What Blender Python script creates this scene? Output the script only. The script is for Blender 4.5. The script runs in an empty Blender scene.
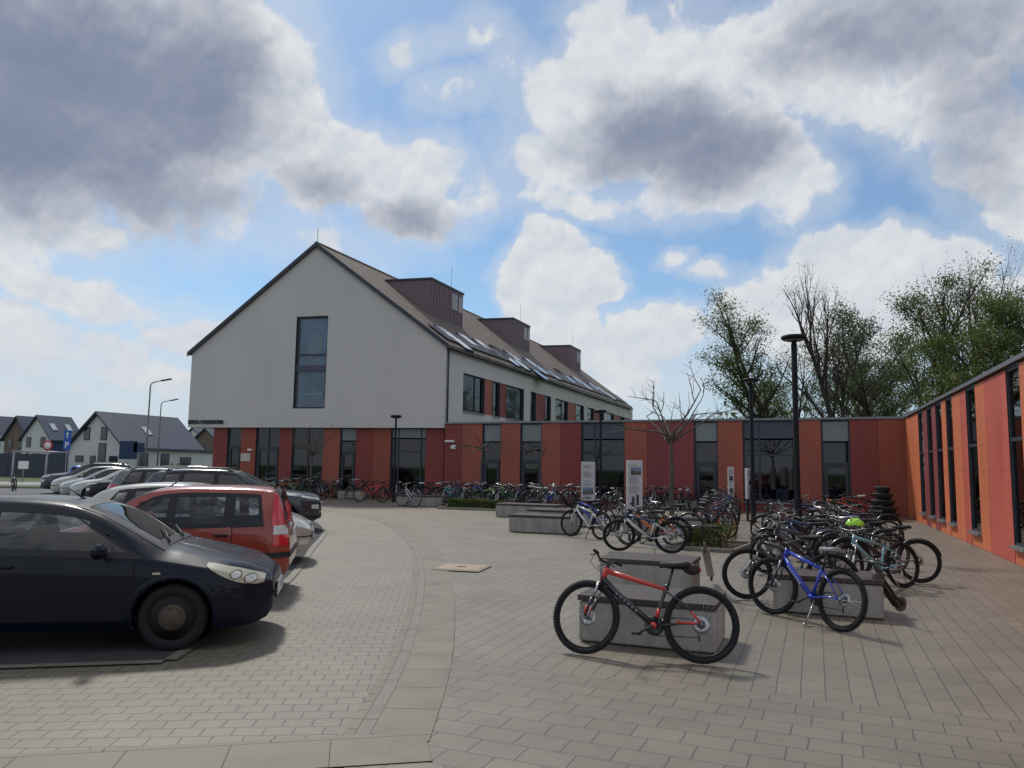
EXPO = 0.0
import bpy, math, random
from mathutils import Vector, Matrix
random.seed(7)
S = bpy.context.scene
COL = S.collection
PI = math.pi
rad = math.radians

# ------------------------------------------------------------------ camera
FOC, EYE = 769.0, 1.8
PIT, ROLL = math.atan(82 / 769.0), rad(0.85)
_cp, _sp, _cr, _sr = math.cos(PIT), math.sin(PIT), math.cos(ROLL), math.sin(ROLL)
FW = Vector((0, _cp, _sp)); RT = Vector((_cr, -_sp * _sr, _cp * _sr)); UP = Vector((-_sr, -_sp * _cr, _cp * _cr))
EYEV = Vector((0, 0, EYE))


def ray(px, py):
    return FW + RT * ((px - 512) / FOC) + UP * ((384 - py) / FOC)


def gp(px, py, z=0.0):
    d = ray(px, py); t = (z - EYE) / d.z
    return Vector((d.x * t, d.y * t, z))


def at(px, py, Y):
    d = ray(px, py); t = Y / d.y
    return EYEV + d * t


def ray_plane(px, py, p, n):
    d = ray(px, py); t = (Vector(p) - EYEV).dot(n) / d.dot(n)
    return EYEV + d * t


cam = bpy.data.cameras.new('camera')
cam.sensor_width = 36; cam.lens = FOC / 1024 * 36; cam.clip_end = 3000; cam.clip_start = 0.05
co = bpy.data.objects.new('camera', cam); COL.objects.link(co)
M = Matrix((RT, UP, -FW)).transposed().to_4x4(); M.translation = EYEV
co.matrix_world = M
S.camera = co


# ------------------------------------------------------------------ objects
def tag(o, label=None, cat=None, group=None, kind=None):
    if label: o['label'] = label
    if cat: o['category'] = cat
    if group: o['group'] = group
    if kind: o['kind'] = kind
    return o


def empty(name, loc=(0, 0, 0), rz=0.0, label=None, cat=None, group=None):
    o = bpy.data.objects.new(name, None); COL.objects.link(o)
    o.empty_display_size = 0.2
    o.location = loc; o.rotation_euler = (0, 0, rz)
    return tag(o, label, cat, group)


def children(o):
    return [c for c in bpy.data.objects if c.parent == o]


class MB:
    """collects geometry, builds ONE mesh object"""

    def __init__(self):
        self.v = []; self.f = []; self.m = []; self.s = []

    def add(self, vs, fs, mi=0, smooth=False):
        b = len(self.v)
        self.v += [tuple(p) for p in vs]
        for f in fs:
            self.f.append(tuple(i + b for i in f)); self.m.append(mi); self.s.append(smooth)
        return self

    def quad(self, a, b, c, d, mi=0):
        return self.add([a, b, c, d], [(0, 1, 2, 3)], mi)

    def box(self, c, s, mi=0, rz=0, X=None, bev=0.0):
        x, y, z = s[0] / 2, s[1] / 2, s[2] / 2
        if bev <= 0:
            vs = [(-x, -y, -z), (x, -y, -z), (x, y, -z), (-x, y, -z), (-x, -y, z), (x, -y, z), (x, y, z), (-x, y, z)]
            fs = [(0, 3, 2, 1), (4, 5, 6, 7), (0, 1, 5, 4), (1, 2, 6, 5), (2, 3, 7, 6), (3, 0, 4, 7)]
        else:
            # chamfered box: 24 verts
            b = min(bev, x * .9, y * .9, z * .9)
            vs = []; idx = {}
            for sx in (-1, 1):
                for sy in (-1, 1):
                    for sz in (-1, 1):
                        for ax in range(3):
                            p = [sx * (x - b), sy * (y - b), sz * (z - b)]
                            p[ax] = (sx * x, sy * y, sz * z)[ax]
                            idx[(sx, sy, sz, ax)] = len(vs); vs.append(tuple(p))
            fs = []
            for sg in (-1, 1):
                for ax in range(3):
                    o1, o2 = [(1, 2), (2, 0), (0, 1)][ax]
                    l = []
                    for a_, b_ in ((-1, -1), (1, -1), (1, 1), (-1, 1)):
                        k = [0, 0, 0]; k[ax] = sg; k[o1] = a_; k[o2] = b_
                        l.append(idx[(k[0], k[1], k[2], ax)])
                    fs.append(tuple(l if sg > 0 else l[::-1]))
            for ax in range(3):            # edges along ax
                o1, o2 = [(1, 2), (2, 0), (0, 1)][ax]
                for a_ in (-1, 1):
                    for b_ in (-1, 1):
                        def k_(e, which):
                            k = [0, 0, 0]; k[ax] = e; k[o1] = a_; k[o2] = b_
                            return idx[(k[0], k[1], k[2], which)]
                        fs.append((k_(-1, o1), k_(1, o1), k_(1, o2), k_(-1, o2)))
            for sx in (-1, 1):
                for sy in (-1, 1):
                    for sz in (-1, 1):
                        fs.append((idx[(sx, sy, sz, 0)], idx[(sx, sy, sz, 1)], idx[(sx, sy, sz, 2)]))
        ca, sa = math.cos(rz), math.sin(rz)
        out = []
        for p in vs:
            if X is not None:
                q = X @ Vector(p); out.append((q.x + c[0], q.y + c[1], q.z + c[2]))
            else:
                out.append((p[0] * ca - p[1] * sa + c[0], p[0] * sa + p[1] * ca + c[1], p[2] + c[2]))
        return self.add(out, fs, mi)

    def tube(self, pts, r, n=8, mi=0, cap=True, closed=False):
        pts = [Vector(p) for p in pts]
        k = len(pts)
        rs = r if isinstance(r, (list, tuple)) else [r] * k
        ref = None; vs = []
        for i, p in enumerate(pts):
            if closed:
                t = pts[(i + 1) % k] - pts[i - 1]
            else:
                t = pts[min(i + 1, k - 1)] - pts[max(i - 1, 0)]
            if t.length < 1e-9: t = Vector((0, 0, 1))
            t.normalize()
            if ref is None:
                ref = Vector((0, 0, 1)) if abs(t.z) < .9 else Vector((1, 0, 0))
            a = (ref - t * ref.dot(t))
            if a.length < 1e-6: a = t.orthogonal()
            a.normalize(); ref = a
            b = t.cross(a)
            for j in range(n):
                w = 2 * PI * j / n
                q = p + (a * math.cos(w) + b * math.sin(w)) * rs[i]
                vs.append((q.x, q.y, q.z))
        fs = []
        for i in range(k if closed else k - 1):
            i2 = (i + 1) % k
            for j in range(n):
                j2 = (j + 1) % n
                fs.append((i * n + j, i * n + j2, i2 * n + j2, i2 * n + j))
        if cap and not closed:
            fs.append(tuple(range(n))[::-1]); fs.append(tuple((k - 1) * n + j for j in range(n)))
        return self.add(vs, fs, mi, n > 4)

    def lathe(self, prof, c=(0, 0, 0), axis='z', n=24, mi=0, smooth=True, X=None):
        """prof: (radius, height along axis)"""
        vs = []; fs = []
        for (r, h) in prof:
            for j in range(n):
                w = 2 * PI * j / n
                p = (r * math.cos(w), r * math.sin(w), h)
                if axis == 'y': p = (p[0], p[2], p[1])
                elif axis == 'x': p = (p[2], p[0], p[1])
                if X is not None:
                    q = X @ Vector(p); p = (q.x, q.y, q.z)
                vs.append((p[0] + c[0], p[1] + c[1], p[2] + c[2]))
        for i in range(len(prof) - 1):
            for j in range(n):
                j2 = (j + 1) % n
                fs.append((i * n + j, i * n + j2, (i + 1) * n + j2, (i + 1) * n + j))
        if prof[0][0] > 1e-6: fs.append(tuple(range(n))[::-1])
        if prof[-1][0] > 1e-6: fs.append(tuple((len(prof) - 1) * n + j for j in range(n)))
        return self.add(vs, fs, mi, smooth)

    def torus(self, R, r, c=(0, 0, 0), N=32, n=8, axis='y', mi=0, rx=None):
        vs = []; fs = []
        rx = rx or r
        for i in range(N):
            a = 2 * PI * i / N
            for j in range(n):
                b = 2 * PI * j / n
                q = R + r * math.cos(b); h = rx * math.sin(b)
                p = (q * math.cos(a), h, q * math.sin(a)) if axis == 'y' else (q * math.cos(a), q * math.sin(a), h)
                vs.append((p[0] + c[0], p[1] + c[1], p[2] + c[2]))
        for i in range(N):
            for j in range(n):
                fs.append((i * n + j, i * n + (j + 1) % n, ((i + 1) % N) * n + (j + 1) % n, ((i + 1) % N) * n + j))
        return self.add(vs, fs, mi, True)

    def prism(self, poly, z0, z1, mi=0):
        n = len(poly)
        vs = [(p[0], p[1], z0) for p in poly] + [(p[0], p[1], z1) for p in poly]
        fs = [tuple(range(n))[::-1], tuple(range(n, 2 * n))]
        fs += [(i, (i + 1) % n, (i + 1) % n + n, i + n) for i in range(n)]
        return self.add(vs, fs, mi)

    def ellipsoid(self, c, s, n=14, k=9, mi=0, X=None):
        prof = []
        vs = []; fs = []
        for i in range(k + 1):
            a = -PI / 2 + PI * i / k
            for j in range(n):
                w = 2 * PI * j / n
                p = Vector((s[0] * math.cos(a) * math.cos(w), s[1] * math.cos(a) * math.sin(w), s[2] * math.sin(a)))
                if X is not None: p = X @ p
                vs.append((p.x + c[0], p.y + c[1], p.z + c[2]))
        for i in range(k):
            for j in range(n):
                j2 = (j + 1) % n
                fs.append((i * n + j, i * n + j2, (i + 1) * n + j2, (i + 1) * n + j))
        return self.add(vs, fs, mi, True)

    def mesh(self, name, mats):
        me = bpy.data.meshes.new(name)
        me.from_pydata(self.v, [], self.f)
        for m in (mats if isinstance(mats, (list, tuple)) else [mats]): me.materials.append(m)
        me.polygons.foreach_set('material_index', self.m)
        me.polygons.foreach_set('use_smooth', self.s)
        me.update()
        return me

    def build(self, name, mats, parent=None):
        o = bpy.data.objects.new(name, self.mesh(name, mats)); COL.objects.link(o)
        if parent is not None: o.parent = parent
        return o


def inst(name, me, parent=None, mat=None):
    o = bpy.data.objects.new(name, me); COL.objects.link(o)
    if parent is not None: o.parent = parent
    if mat is not None: o.matrix_local = mat
    return o


# ------------------------------------------------------------------ materials
MATS = {}


def lin(c):
    return tuple((x / 12.92 if x <= .04045 else ((x + .055) / 1.055) ** 2.4) for x in c)


def nd(nt, t, **kw):
    n = nt.nodes.new(t)
    for k, v in kw.items(): setattr(n, k, v)
    return n


def mat(name, col, rough=.6, metal=0, var=.0, vscale=8.0, bump=0.0, bscale=60.0, coat=0.0, spec=.5, trans=0.0, ior=1.45, alpha=1.0, streak=0.0, world=True, joint=0.0):
    if name in MATS: return MATS[name]
    m = bpy.data.materials.new(name); m.use_nodes = True
    nt = m.node_tree; p = nt.nodes['Principled BSDF']; L = nt.links.new
    p.inputs['Base Color'].default_value = (*col, 1)
    p.inputs['Roughness'].default_value = rough; p.inputs['Metallic'].default_value = metal
    p.inputs['Coat Weight'].default_value = coat; p.inputs['Coat Roughness'].default_value = .04
    p.inputs['Specular IOR Level'].default_value = spec
    p.inputs['Transmission Weight'].default_value = trans; p.inputs['IOR'].default_value = ior
    p.inputs['Alpha'].default_value = alpha
    if var or bump or streak:
        if world:
            g = nd(nt, 'ShaderNodeNewGeometry'); src = g.outputs['Position']
        else:
            g = nd(nt, 'ShaderNodeTexCoord'); src = g.outputs['Object']
        n1 = nd(nt, 'ShaderNodeTexNoise'); n1.inputs['Scale'].default_value = vscale; n1.inputs['Detail'].default_value = 8
        n1.inputs['Roughness'].default_value = .62
        if streak:
            mp = nd(nt, 'ShaderNodeMapping'); mp.inputs['Scale'].default_value = (1, 1, streak)
            L(src, mp.inputs[0]); L(mp.outputs[0], n1.inputs['Vector'])
        else:
            L(src, n1.inputs['Vector'])
        if var:
            r = nd(nt, 'ShaderNodeMapRange'); r.inputs['From Min'].default_value = .3; r.inputs['From Max'].default_value = .7
            r.inputs['To Min'].default_value = 1 - var; r.inputs['To Max'].default_value = 1 + var
            L(n1.outputs['Fac'], r.inputs['Value'])
            mx = nd(nt, 'ShaderNodeVectorMath', operation='SCALE'); mx.inputs[0].default_value = col
            L(r.outputs[0], mx.inputs['Scale']); last = mx.outputs[0]
            if joint:                      # narrow open joints between the boards
                sz = nd(nt, 'ShaderNodeSeparateXYZ'); L(src, sz.inputs[0])
                md = nd(nt, 'ShaderNodeMath', operation='MODULO'); L(sz.outputs[2], md.inputs[0]); md.inputs[1].default_value = joint
                lt = nd(nt, 'ShaderNodeMath', operation='LESS_THAN'); L(md.outputs[0], lt.inputs[0]); lt.inputs[1].default_value = .016
                k_ = nd(nt, 'ShaderNodeMath', operation='MULTIPLY_ADD'); L(lt.outputs[0], k_.inputs[0]); k_.inputs[1].default_value = -.25; k_.inputs[2].default_value = 1
                m2 = nd(nt, 'ShaderNodeVectorMath', operation='SCALE'); L(last, m2.inputs[0]); L(k_.outputs[0], m2.inputs['Scale']); last = m2.outputs[0]
            L(last, p.inputs['Base Color'])
            rr = nd(nt, 'ShaderNodeMapRange'); rr.inputs['From Min'].default_value = .3; rr.inputs['From Max'].default_value = .7
            rr.inputs['To Min'].default_value = max(.02, rough * .85); rr.inputs['To Max'].default_value = min(1, rough * 1.15)
            L(n1.outputs['Fac'], rr.inputs['Value']); L(rr.outputs[0], p.inputs['Roughness'])
        if bump:
            n2 = nd(nt, 'ShaderNodeTexNoise'); n2.inputs['Scale'].default_value = bscale; n2.inputs['Detail'].default_value = 4
            L(src, n2.inputs['Vector'])
            b = nd(nt, 'ShaderNodeBump'); b.inputs['Strength'].default_value = bump; b.inputs['Distance'].default_value = .01
            L(n2.outputs['Fac'], b.inputs['Height']); L(b.outputs[0], p.inputs['Normal'])
    MATS[name] = m
    return m


def paver(name, c1, c2, mortar, bw, rh, ang, origin, msize=.012, offset=.5, var=.16, bump=.5, spots=.25, rough=.52, offf=2):
    m = bpy.data.materials.new(name); m.use_nodes = True
    nt = m.node_tree; p = nt.nodes['Principled BSDF']; L = nt.links.new
    g = nd(nt, 'ShaderNodeNewGeometry')
    mp = nd(nt, 'ShaderNodeMapping', vector_type='TEXTURE')
    mp.inputs['Location'].default_value = (origin[0], origin[1], 0); mp.inputs['Rotation'].default_value = (0, 0, ang)
    L(g.outputs['Position'], mp.inputs[0])
    # slightly uneven joints
    nw = nd(nt, 'ShaderNodeTexNoise'); nw.inputs['Scale'].default_value = 3.5; nw.inputs['Detail'].default_value = 3
    L(mp.outputs[0], nw.inputs['Vector'])
    s0 = nd(nt, 'ShaderNodeVectorMath', operation='SUBTRACT'); s0.inputs[1].default_value = (.5, .5, .5); L(nw.outputs['Color'], s0.inputs[0])
    s1 = nd(nt, 'ShaderNodeVectorMath', operation='SCALE'); s1.inputs['Scale'].default_value = .022; L(s0.outputs[0], s1.inputs[0])
    ad = nd(nt, 'ShaderNodeVectorMath', operation='ADD'); L(mp.outputs[0], ad.inputs[0]); L(s1.outputs[0], ad.inputs[1])
    b = nd(nt, 'ShaderNodeTexBrick'); b.offset = offset; b.offset_frequency = offf; b.squash = 1
    b.inputs['Scale'].default_value = 1; b.inputs['Brick Width'].default_value = bw; b.inputs['Row Height'].default_value = rh
    b.inputs['Mortar Size'].default_value = msize; b.inputs['Mortar Smooth'].default_value = .35; b.inputs['Bias'].default_value = 0
    b.inputs['Color1'].default_value = (*c1, 1); b.inputs['Color2'].default_value = (*c2, 1); b.inputs['Mortar'].default_value = (*mortar, 1)
    L(ad.outputs[0], b.inputs['Vector'])
    # fine grain, broad stains and small spots
    def noise(sc, det, lo, hi, a, c):
        n = nd(nt, 'ShaderNodeTexNoise'); n.inputs['Scale'].default_value = sc; n.inputs['Detail'].default_value = det
        n.inputs['Roughness'].default_value = .65
        L(g.outputs['Position'], n.inputs['Vector'])
        r = nd(nt, 'ShaderNodeMapRange'); r.inputs['From Min'].default_value = lo; r.inputs['From Max'].default_value = hi
        r.inputs['To Min'].default_value = a; r.inputs['To Max'].default_value = c
        L(n.outputs['Fac'], r.inputs['Value']); return r.outputs[0]
    k1 = noise(.8, 9, .3, .7, 1 - var * 1.35, 1 + var * 1.1)
    k2 = noise(60, 3, .3, .7, .9, 1.1)
    k3 = noise(5.5, 2, .60, .72, 1.0, 1 - spots)
    mu = nd(nt, 'ShaderNodeMath', operation='MULTIPLY'); L(k1, mu.inputs[0]); L(k2, mu.inputs[1])
    mu2 = nd(nt, 'ShaderNodeMath', operation='MULTIPLY'); L(mu.outputs[0], mu2.inputs[0]); L(k3, mu2.inputs[1])
    sc = nd(nt, 'ShaderNodeVectorMath', operation='SCALE'); L(b.outputs['Color'], sc.inputs[0]); L(mu2.outputs[0], sc.inputs['Scale'])
    L(sc.outputs[0], p.inputs['Base Color'])
    p.inputs['Roughness'].default_value = rough; p.inputs['Specular IOR Level'].default_value = .6
    inv = nd(nt, 'ShaderNodeMath', operation='SUBTRACT'); inv.inputs[0].default_value = 1; L(b.outputs['Fac'], inv.inputs[1])
    nf = nd(nt, 'ShaderNodeTexNoise'); nf.inputs['Scale'].default_value = 90; L(g.outputs['Position'], nf.inputs['Vector'])
    m3 = nd(nt, 'ShaderNodeMath', operation='MULTIPLY_ADD'); L(nf.outputs['Fac'], m3.inputs[0]); m3.inputs[1].default_value = .25; L(inv.outputs[0], m3.inputs[2])
    bp = nd(nt, 'ShaderNodeBump'); bp.inputs['Strength'].default_value = bump; bp.inputs['Distance'].default_value = .006
    L(m3.outputs[0], bp.inputs['Height']); L(bp.outputs[0], p.inputs['Normal'])
    return m


def glass_mat(name, tint, rough=.03, alpha_like=None):
    """thin car / shop glass: mix of clear and glossy by fresnel (real thin sheet)"""
    m = bpy.data.materials.new(name); m.use_nodes = True
    nt = m.node_tree; L = nt.links.new
    for n in list(nt.nodes):
        if n.type == 'BSDF_PRINCIPLED': nt.nodes.remove(n)
    out = [n for n in nt.nodes if n.type == 'OUTPUT_MATERIAL'][0]
    t = nd(nt, 'ShaderNodeBsdfTransparent'); t.inputs[0].default_value = (*tint, 1)
    gl = nd(nt, 'ShaderNodeBsdfGlossy'); gl.inputs['Roughness'].default_value = rough
    lw = nd(nt, 'ShaderNodeFresnel'); lw.inputs['IOR'].default_value = 1.5
    r = nd(nt, 'ShaderNodeMapRange'); r.inputs['From Min'].default_value = 0; r.inputs['From Max'].default_value = 1
    r.inputs['To Min'].default_value = .03; r.inputs['To Max'].default_value = 1
    L(lw.outputs[0], r.inputs['Value'])
    mx = nd(nt, 'ShaderNodeMixShader'); L(r.outputs[0], mx.inputs[0]); L(t.outputs[0], mx.inputs[1]); L(gl.outputs[0], mx.inputs[2])
    L(mx.outputs[0], out.inputs[0])
    return m


# ------------------------------------------------------------------ main directions of the place
C0 = gp(909, 517)                       # inner corner of the red wings
A0 = at(443.5, 470, 40.6); A0.z = 0     # right foot of the white gable
B0 = at(185.2, 470, 44.5); B0.z = 0       # left end of the white gable
WU = (C0 - A0).normalized()             # along the wing to the right
VD = Vector((math.sin(rad(21.5)), math.cos(rad(21.5)), 0))   # depth direction of side walls
UD = Vector((VD.y, -VD.x, 0))
ORD = 'first second third fourth fifth sixth seventh eighth ninth tenth eleventh twelfth thirteenth fourteenth fifteenth sixteenth seventeenth eighteenth nineteenth twentieth twenty-first twenty-second twenty-third twenty-fourth twenty-fifth twenty-sixth twenty-seventh twenty-eighth'.split()
# ================================================================== sky and light
SUN_AZ, SUN_EL = rad(-24), rad(50)       # azimuth measured from +Y towards +X


def build_world():
    w = bpy.data.worlds.new('World'); S.world = w; w.use_nodes = True
    nt = w.node_tree; L = nt.links.new
    bg = nt.nodes['Background']; bg.inputs['Strength'].default_value = .1
    sky = nd(nt, 'ShaderNodeTexSky', sky_type='NISHITA')
    sky.sun_disc = False; sky.sun_elevation = SUN_EL; sky.sun_rotation = SUN_AZ
    sky.air_density = 1.0; sky.dust_density = .6; sky.ozone_density = 1.6
    tc = nd(nt, 'ShaderNodeTexCoord')
    sep = nd(nt, 'ShaderNodeSeparateXYZ'); L(tc.outputs['Generated'], sep.inputs[0])

    def ma(op, a, b=None, c=None, clamp=False):
        n = nd(nt, 'ShaderNodeMath', operation=op); n.use_clamp = clamp
        for i, x in enumerate((a, b, c)):
            if x is None: continue
            if isinstance(x, (int, float)): n.inputs[i].default_value = x
            else: L(x, n.inputs[i])
        return n.outputs[0]

    def vm(op, a, b=None, scale=None):
        n = nd(nt, 'ShaderNodeVectorMath', operation=op)
        for i, x in enumerate((a, b)):
            if x is None: continue
            if isinstance(x, tuple): n.inputs[i].default_value = x
            else: L(x, n.inputs[i])
        if scale is not None:
            if isinstance(scale, (int, float)): n.inputs['Scale'].default_value = scale
            else: L(scale, n.inputs['Scale'])
        return n.outputs['Value'] if op in ('DOT_PRODUCT', 'LENGTH') else n.outputs[0]

    def mr(x, a, b, c=0, d=1, smooth=True):
        n = nd(nt, 'ShaderNodeMapRange'); n.interpolation_type = 'SMOOTHSTEP' if smooth else 'LINEAR'
        L(x, n.inputs['Value'])
        for i, q in zip(('From Min', 'From Max', 'To Min', 'To Max'), (a, b, c, d)): n.inputs[i].default_value = q
        return n.outputs[0]

    def mixc(f, a, b):
        n = nd(nt, 'ShaderNodeMix', data_type='RGBA')
        if isinstance(f, (int, float)): n.inputs['Factor'].default_value = f
        else: L(f, n.inputs['Factor'])
        for i, x in ((6, a), (7, b)):
            if isinstance(x, tuple): n.inputs[i].default_value = (*x, 1)
            else: L(x, n.inputs[i])
        return n.outputs[2]

    az = ma('ARCTAN2', sep.outputs[0], sep.outputs[1])
    el = ma('ARCSINE', sep.outputs[2])
    cb = nd(nt, 'ShaderNodeCombineXYZ'); L(az, cb.inputs[0]); L(el, cb.inputs[1])
    P = cb.outputs[0]

    def noise(vec, scale, detail=6, rough=.55, col=False, dist=0.0, seed=0.0):
        n = nd(nt, 'ShaderNodeTexNoise'); n.noise_dimensions = '4D'; n.inputs['W'].default_value = seed
        n.inputs['Scale'].default_value = scale; n.inputs['Detail'].default_value = detail; n.inputs['Roughness'].default_value = rough
        n.inputs['Distortion'].default_value = dist
        L(vec, n.inputs['Vector']); return n.outputs['Color' if col else 'Fac']

    # turbulence that frays the cloud outlines
    w1 = vm('SCALE', vm('SUBTRACT', noise(P, 4.5, 3, .5, True, seed=3.1), (.5, .5, .5)), scale=.16)
    w2 = vm('SCALE', vm('SUBTRACT', noise(P, 19.0, 5, .6, True, seed=7.7), (.5, .5, .5)), scale=.05)
    Q = vm('ADD', vm('ADD', P, w1), w2)
    w3 = vm('SCALE', vm('SUBTRACT', noise(P, 60.0, 3, .6, True, seed=9.3), (.5, .5, .5)), scale=.016)
    Q3 = vm('ADD', vm('ADD', P, w2), w3)

    def azel(px, py):
        d = ray(px, py).normalized()
        return math.atan2(d.x, d.y), math.asin(d.z)

    def blobs(lst, vec):
        acc = None
        for (px, py, rx, ry, amp) in lst:
            a, e = azel(px, py)
            d = vm('MULTIPLY', vm('SUBTRACT', vec, (a, e, 0)), (FOC / rx, FOC / ry, 0))
            g = ma('MULTIPLY', ma('SUBTRACT', 1, vm('DOT_PRODUCT', d, d)), amp)
            acc = g if acc is None else ma('SMOOTH_MAX', acc, g, .25)
        return acc

    def puffs(vec, sc):
        n = nd(nt, 'ShaderNodeTexVoronoi', feature='F1'); n.inputs['Scale'].default_value = sc;
        n.inputs['Detail'].default_value = 2; n.inputs['Roughness'].default_value = .5; n.normalize = True
        L(vec, n.inputs['Vector']); return n.outputs['Distance']

    cover = [(60, 80, 225, 125, 1), (190, 60, 105, 110, 1), (-60, 160, 170, 90, 1), (262, 100, 58, 80, .9), (330, 165, 62, 46, .9), (285, 165, 70, 50, .9), (415, 190, 62, 50, .95), (380, 160, 40, 34, .7),
             (245, 205, 70, 26, .4), (30, 232, 58, 24, .6), (130, 205, 110, 24, .4), (100, 290, 70, 22, .5), (10, 275, 55, 22, .4), (195, 328, 58, 24, .6),
             (60, 340, 95, 26, .42), (130, 370, 115, 22, .42), (20, 392, 110, 22, .35), (330, 250, 60, 14, .2), (420, 60, 26, 14, .3), (470, 205, 60, 24, .35),
             (560, 95, 66, 46, .9), (610, 60, 70, 44, .9), (600, 22, 40, 30, .6), (650, 125, 125, 68, 1), (720, 165, 92, 48, 1), (560, 165, 60, 36, .5), (640, 205, 120, 20, .45), (700, 60, 90, 36, .7),
             (745, 55, 60, 36, .75), (800, 35, 110, 46, .8), (900, 40, 130, 66, .75), (985, 20, 110, 66, .75), (940, 110, 66, 40, .5), (1010, 150, 56, 56, .6), (880, 110, 50, 26, .5), (1035, 205, 55, 35, .6),
             (797, 193, 36, 24, .4), (455, 105, 28, 16, .3), (480, 45, 46, 16, .3),
             (552, 268, 40, 38, 1.2), (528, 300, 38, 44, 1.2), (582, 285, 32, 26, 1.1), (555, 330, 60, 44, 1.1), (640, 325, 44, 24, .8), (690, 332, 50, 28, .8), (625, 352, 90, 26, .7), (600, 378, 150, 24, .35), (606, 290, 14, 12, .8),
             (657, 256, 24, 12, .45), (712, 273, 30, 12, .45),
             (865, 258, 70, 32, 1.2), (828, 280, 56, 40, 1.2), (920, 280, 60, 42, 1.2), (780, 305, 66, 34, .9), (850, 330, 140, 40, .6), (1000, 300, 70, 28, .7), (745, 298, 28, 18, .7)]
    dark = [(80, 80, 180, 100, 1), (20, 130, 180, 80, 1), (185, 95, 80, 90, .9), (305, 185, 56, 28, .45), (412, 212, 46, 20, .55), (60, 178, 170, 30, .7),
            (655, 132, 96, 56, .9), (705, 155, 82, 42, .9), (600, 148, 50, 30, .5), (860, 30, 80, 40, .5), (930, 20, 130, 50, .6), (1000, 70, 60, 60, .4), (985, 160, 30, 40, .3)]
    D = blobs(cover, Q)
    K = blobs(dark, Q)
    f1 = noise(P, 7.0, 8, .56, seed=1.3)
    f3 = noise(Q3, 24.0, 6, .6, seed=4.4)
    vor = puffs(Q3, 13.0)
    up = vm('ADD', Q3, (-.003, .010, 0))
    voru = puffs(up, 13.0)
    # scattered clouds for the rest of the dome (what the camera does not look at)
    far = mr(ma('ABSOLUTE', az), .72, 1.0)
    top = mr(el, .62, .85)
    rest = ma('MAXIMUM', far, top)
    gen = ma('MULTIPLY', ma('SUBTRACT', noise(tc.outputs['Generated'], 2.6, 7, .58, seed=2.0), .47), 5.0)
    D = ma('ADD', ma('MULTIPLY', D, ma('SUBTRACT', 1, rest)), ma('MULTIPLY', gen, rest))
    D2 = ma('ADD', D, ma('MULTIPLY', ma('SUBTRACT', f1, .5), 1.25))
    D2 = ma('ADD', D2, ma('MULTIPLY', ma('SUBTRACT', .36, vor), 1.1))
    D2 = ma('ADD', D2, ma('MULTIPLY', ma('SUBTRACT', f3, .5), .9))
    hard = mr(D2, -.05, .46)
    soft = ma('MULTIPLY', mr(D2, -.85, .3), .42)
    mask = ma('MAXIMUM', hard, soft)
    emb = ma('MULTIPLY', ma('SUBTRACT', voru, vor), 1.6)
    emb = ma('MULTIPLY', emb, hard)
    K2 = ma('ADD', K, ma('MULTIPLY', ma('SUBTRACT', f1, .5), .9))
    K2 = ma('ADD', K2, ma('MULTIPLY', emb, -.6))
    thick = mr(K2, -.5, 1.1)
    thick = ma('MULTIPLY', thick, ma('SUBTRACT', 1, ma('MULTIPLY', rest, .7)))
    bright = mixc(mr(emb, -.35, .30), (5.6, 6.15, 7.0), (7.8, 7.9, 8.0))
    cloud = mixc(ma('MULTIPLY', thick, .95), bright, (1.95, 2.35, 3.4))
    # milky air towards the horizon, more to the left where the sun stands
    hz = ma('MULTIPLY', mr(el, .26, -.02), mr(az, .75, -.55, .68, .95))
    skyc = mixc(ma('MAXIMUM', hz, .10), vm('MULTIPLY', sky.outputs[0], SKY_TINT), (5.6, 6.3, 7.3))
    cloud = mixc(ma('MULTIPLY', hz, .45), cloud, (6.0, 6.5, 7.3))
    allc = mixc(mask, skyc, cloud)
    # ground colour below the horizon is never seen; keep it neutral
    L(allc, bg.inputs['Color'])
    w.cycles.sampling_method = 'MANUAL'; w.cycles.sample_map_resolution = 1024


SKY_TINT = (.74, .95, 1.07)
build_world()
sl = bpy.data.lights.new('sun', 'SUN'); sl.energy = 2.4; sl.angle = rad(6); sl.color = (1, .94, .86)
so = bpy.data.objects.new('sun', sl); COL.objects.link(so)
sd = Vector((math.sin(SUN_AZ) * math.cos(SUN_EL), math.cos(SUN_AZ) * math.cos(SUN_EL), math.sin(SUN_EL)))
so.rotation_euler = sd.to_track_quat('Z', 'Y').to_euler(); so.location = sd * 60

# ================================================================== ground sheets
def sheet(name, pts, z, m, kind='structure'):
    mb = MB(); mb.add([(p[0], p[1], z) for p in pts], [tuple(range(len(pts)))])
    o = mb.build(name, m); return tag(o, kind=kind)


def smooth_line(pts, n=8):
    out = []
    P = [Vector((p[0], p[1], 0)) for p in pts]
    for i in range(len(P) - 1):
        p0 = P[max(i - 1, 0)]; p1 = P[i]; p2 = P[i + 1]; p3 = P[min(i + 2, len(P) - 1)]
        for k in range(n):
            t = k / n
            out.append(.5 * ((2 * p1) + (p2 - p0) * t + (2 * p0 - 5 * p1 + 4 * p2 - p3) * t * t + (3 * p1 - p0 - 3 * p2 + p3) * t ** 3))
    out.append(P[-1]); return out


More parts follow.
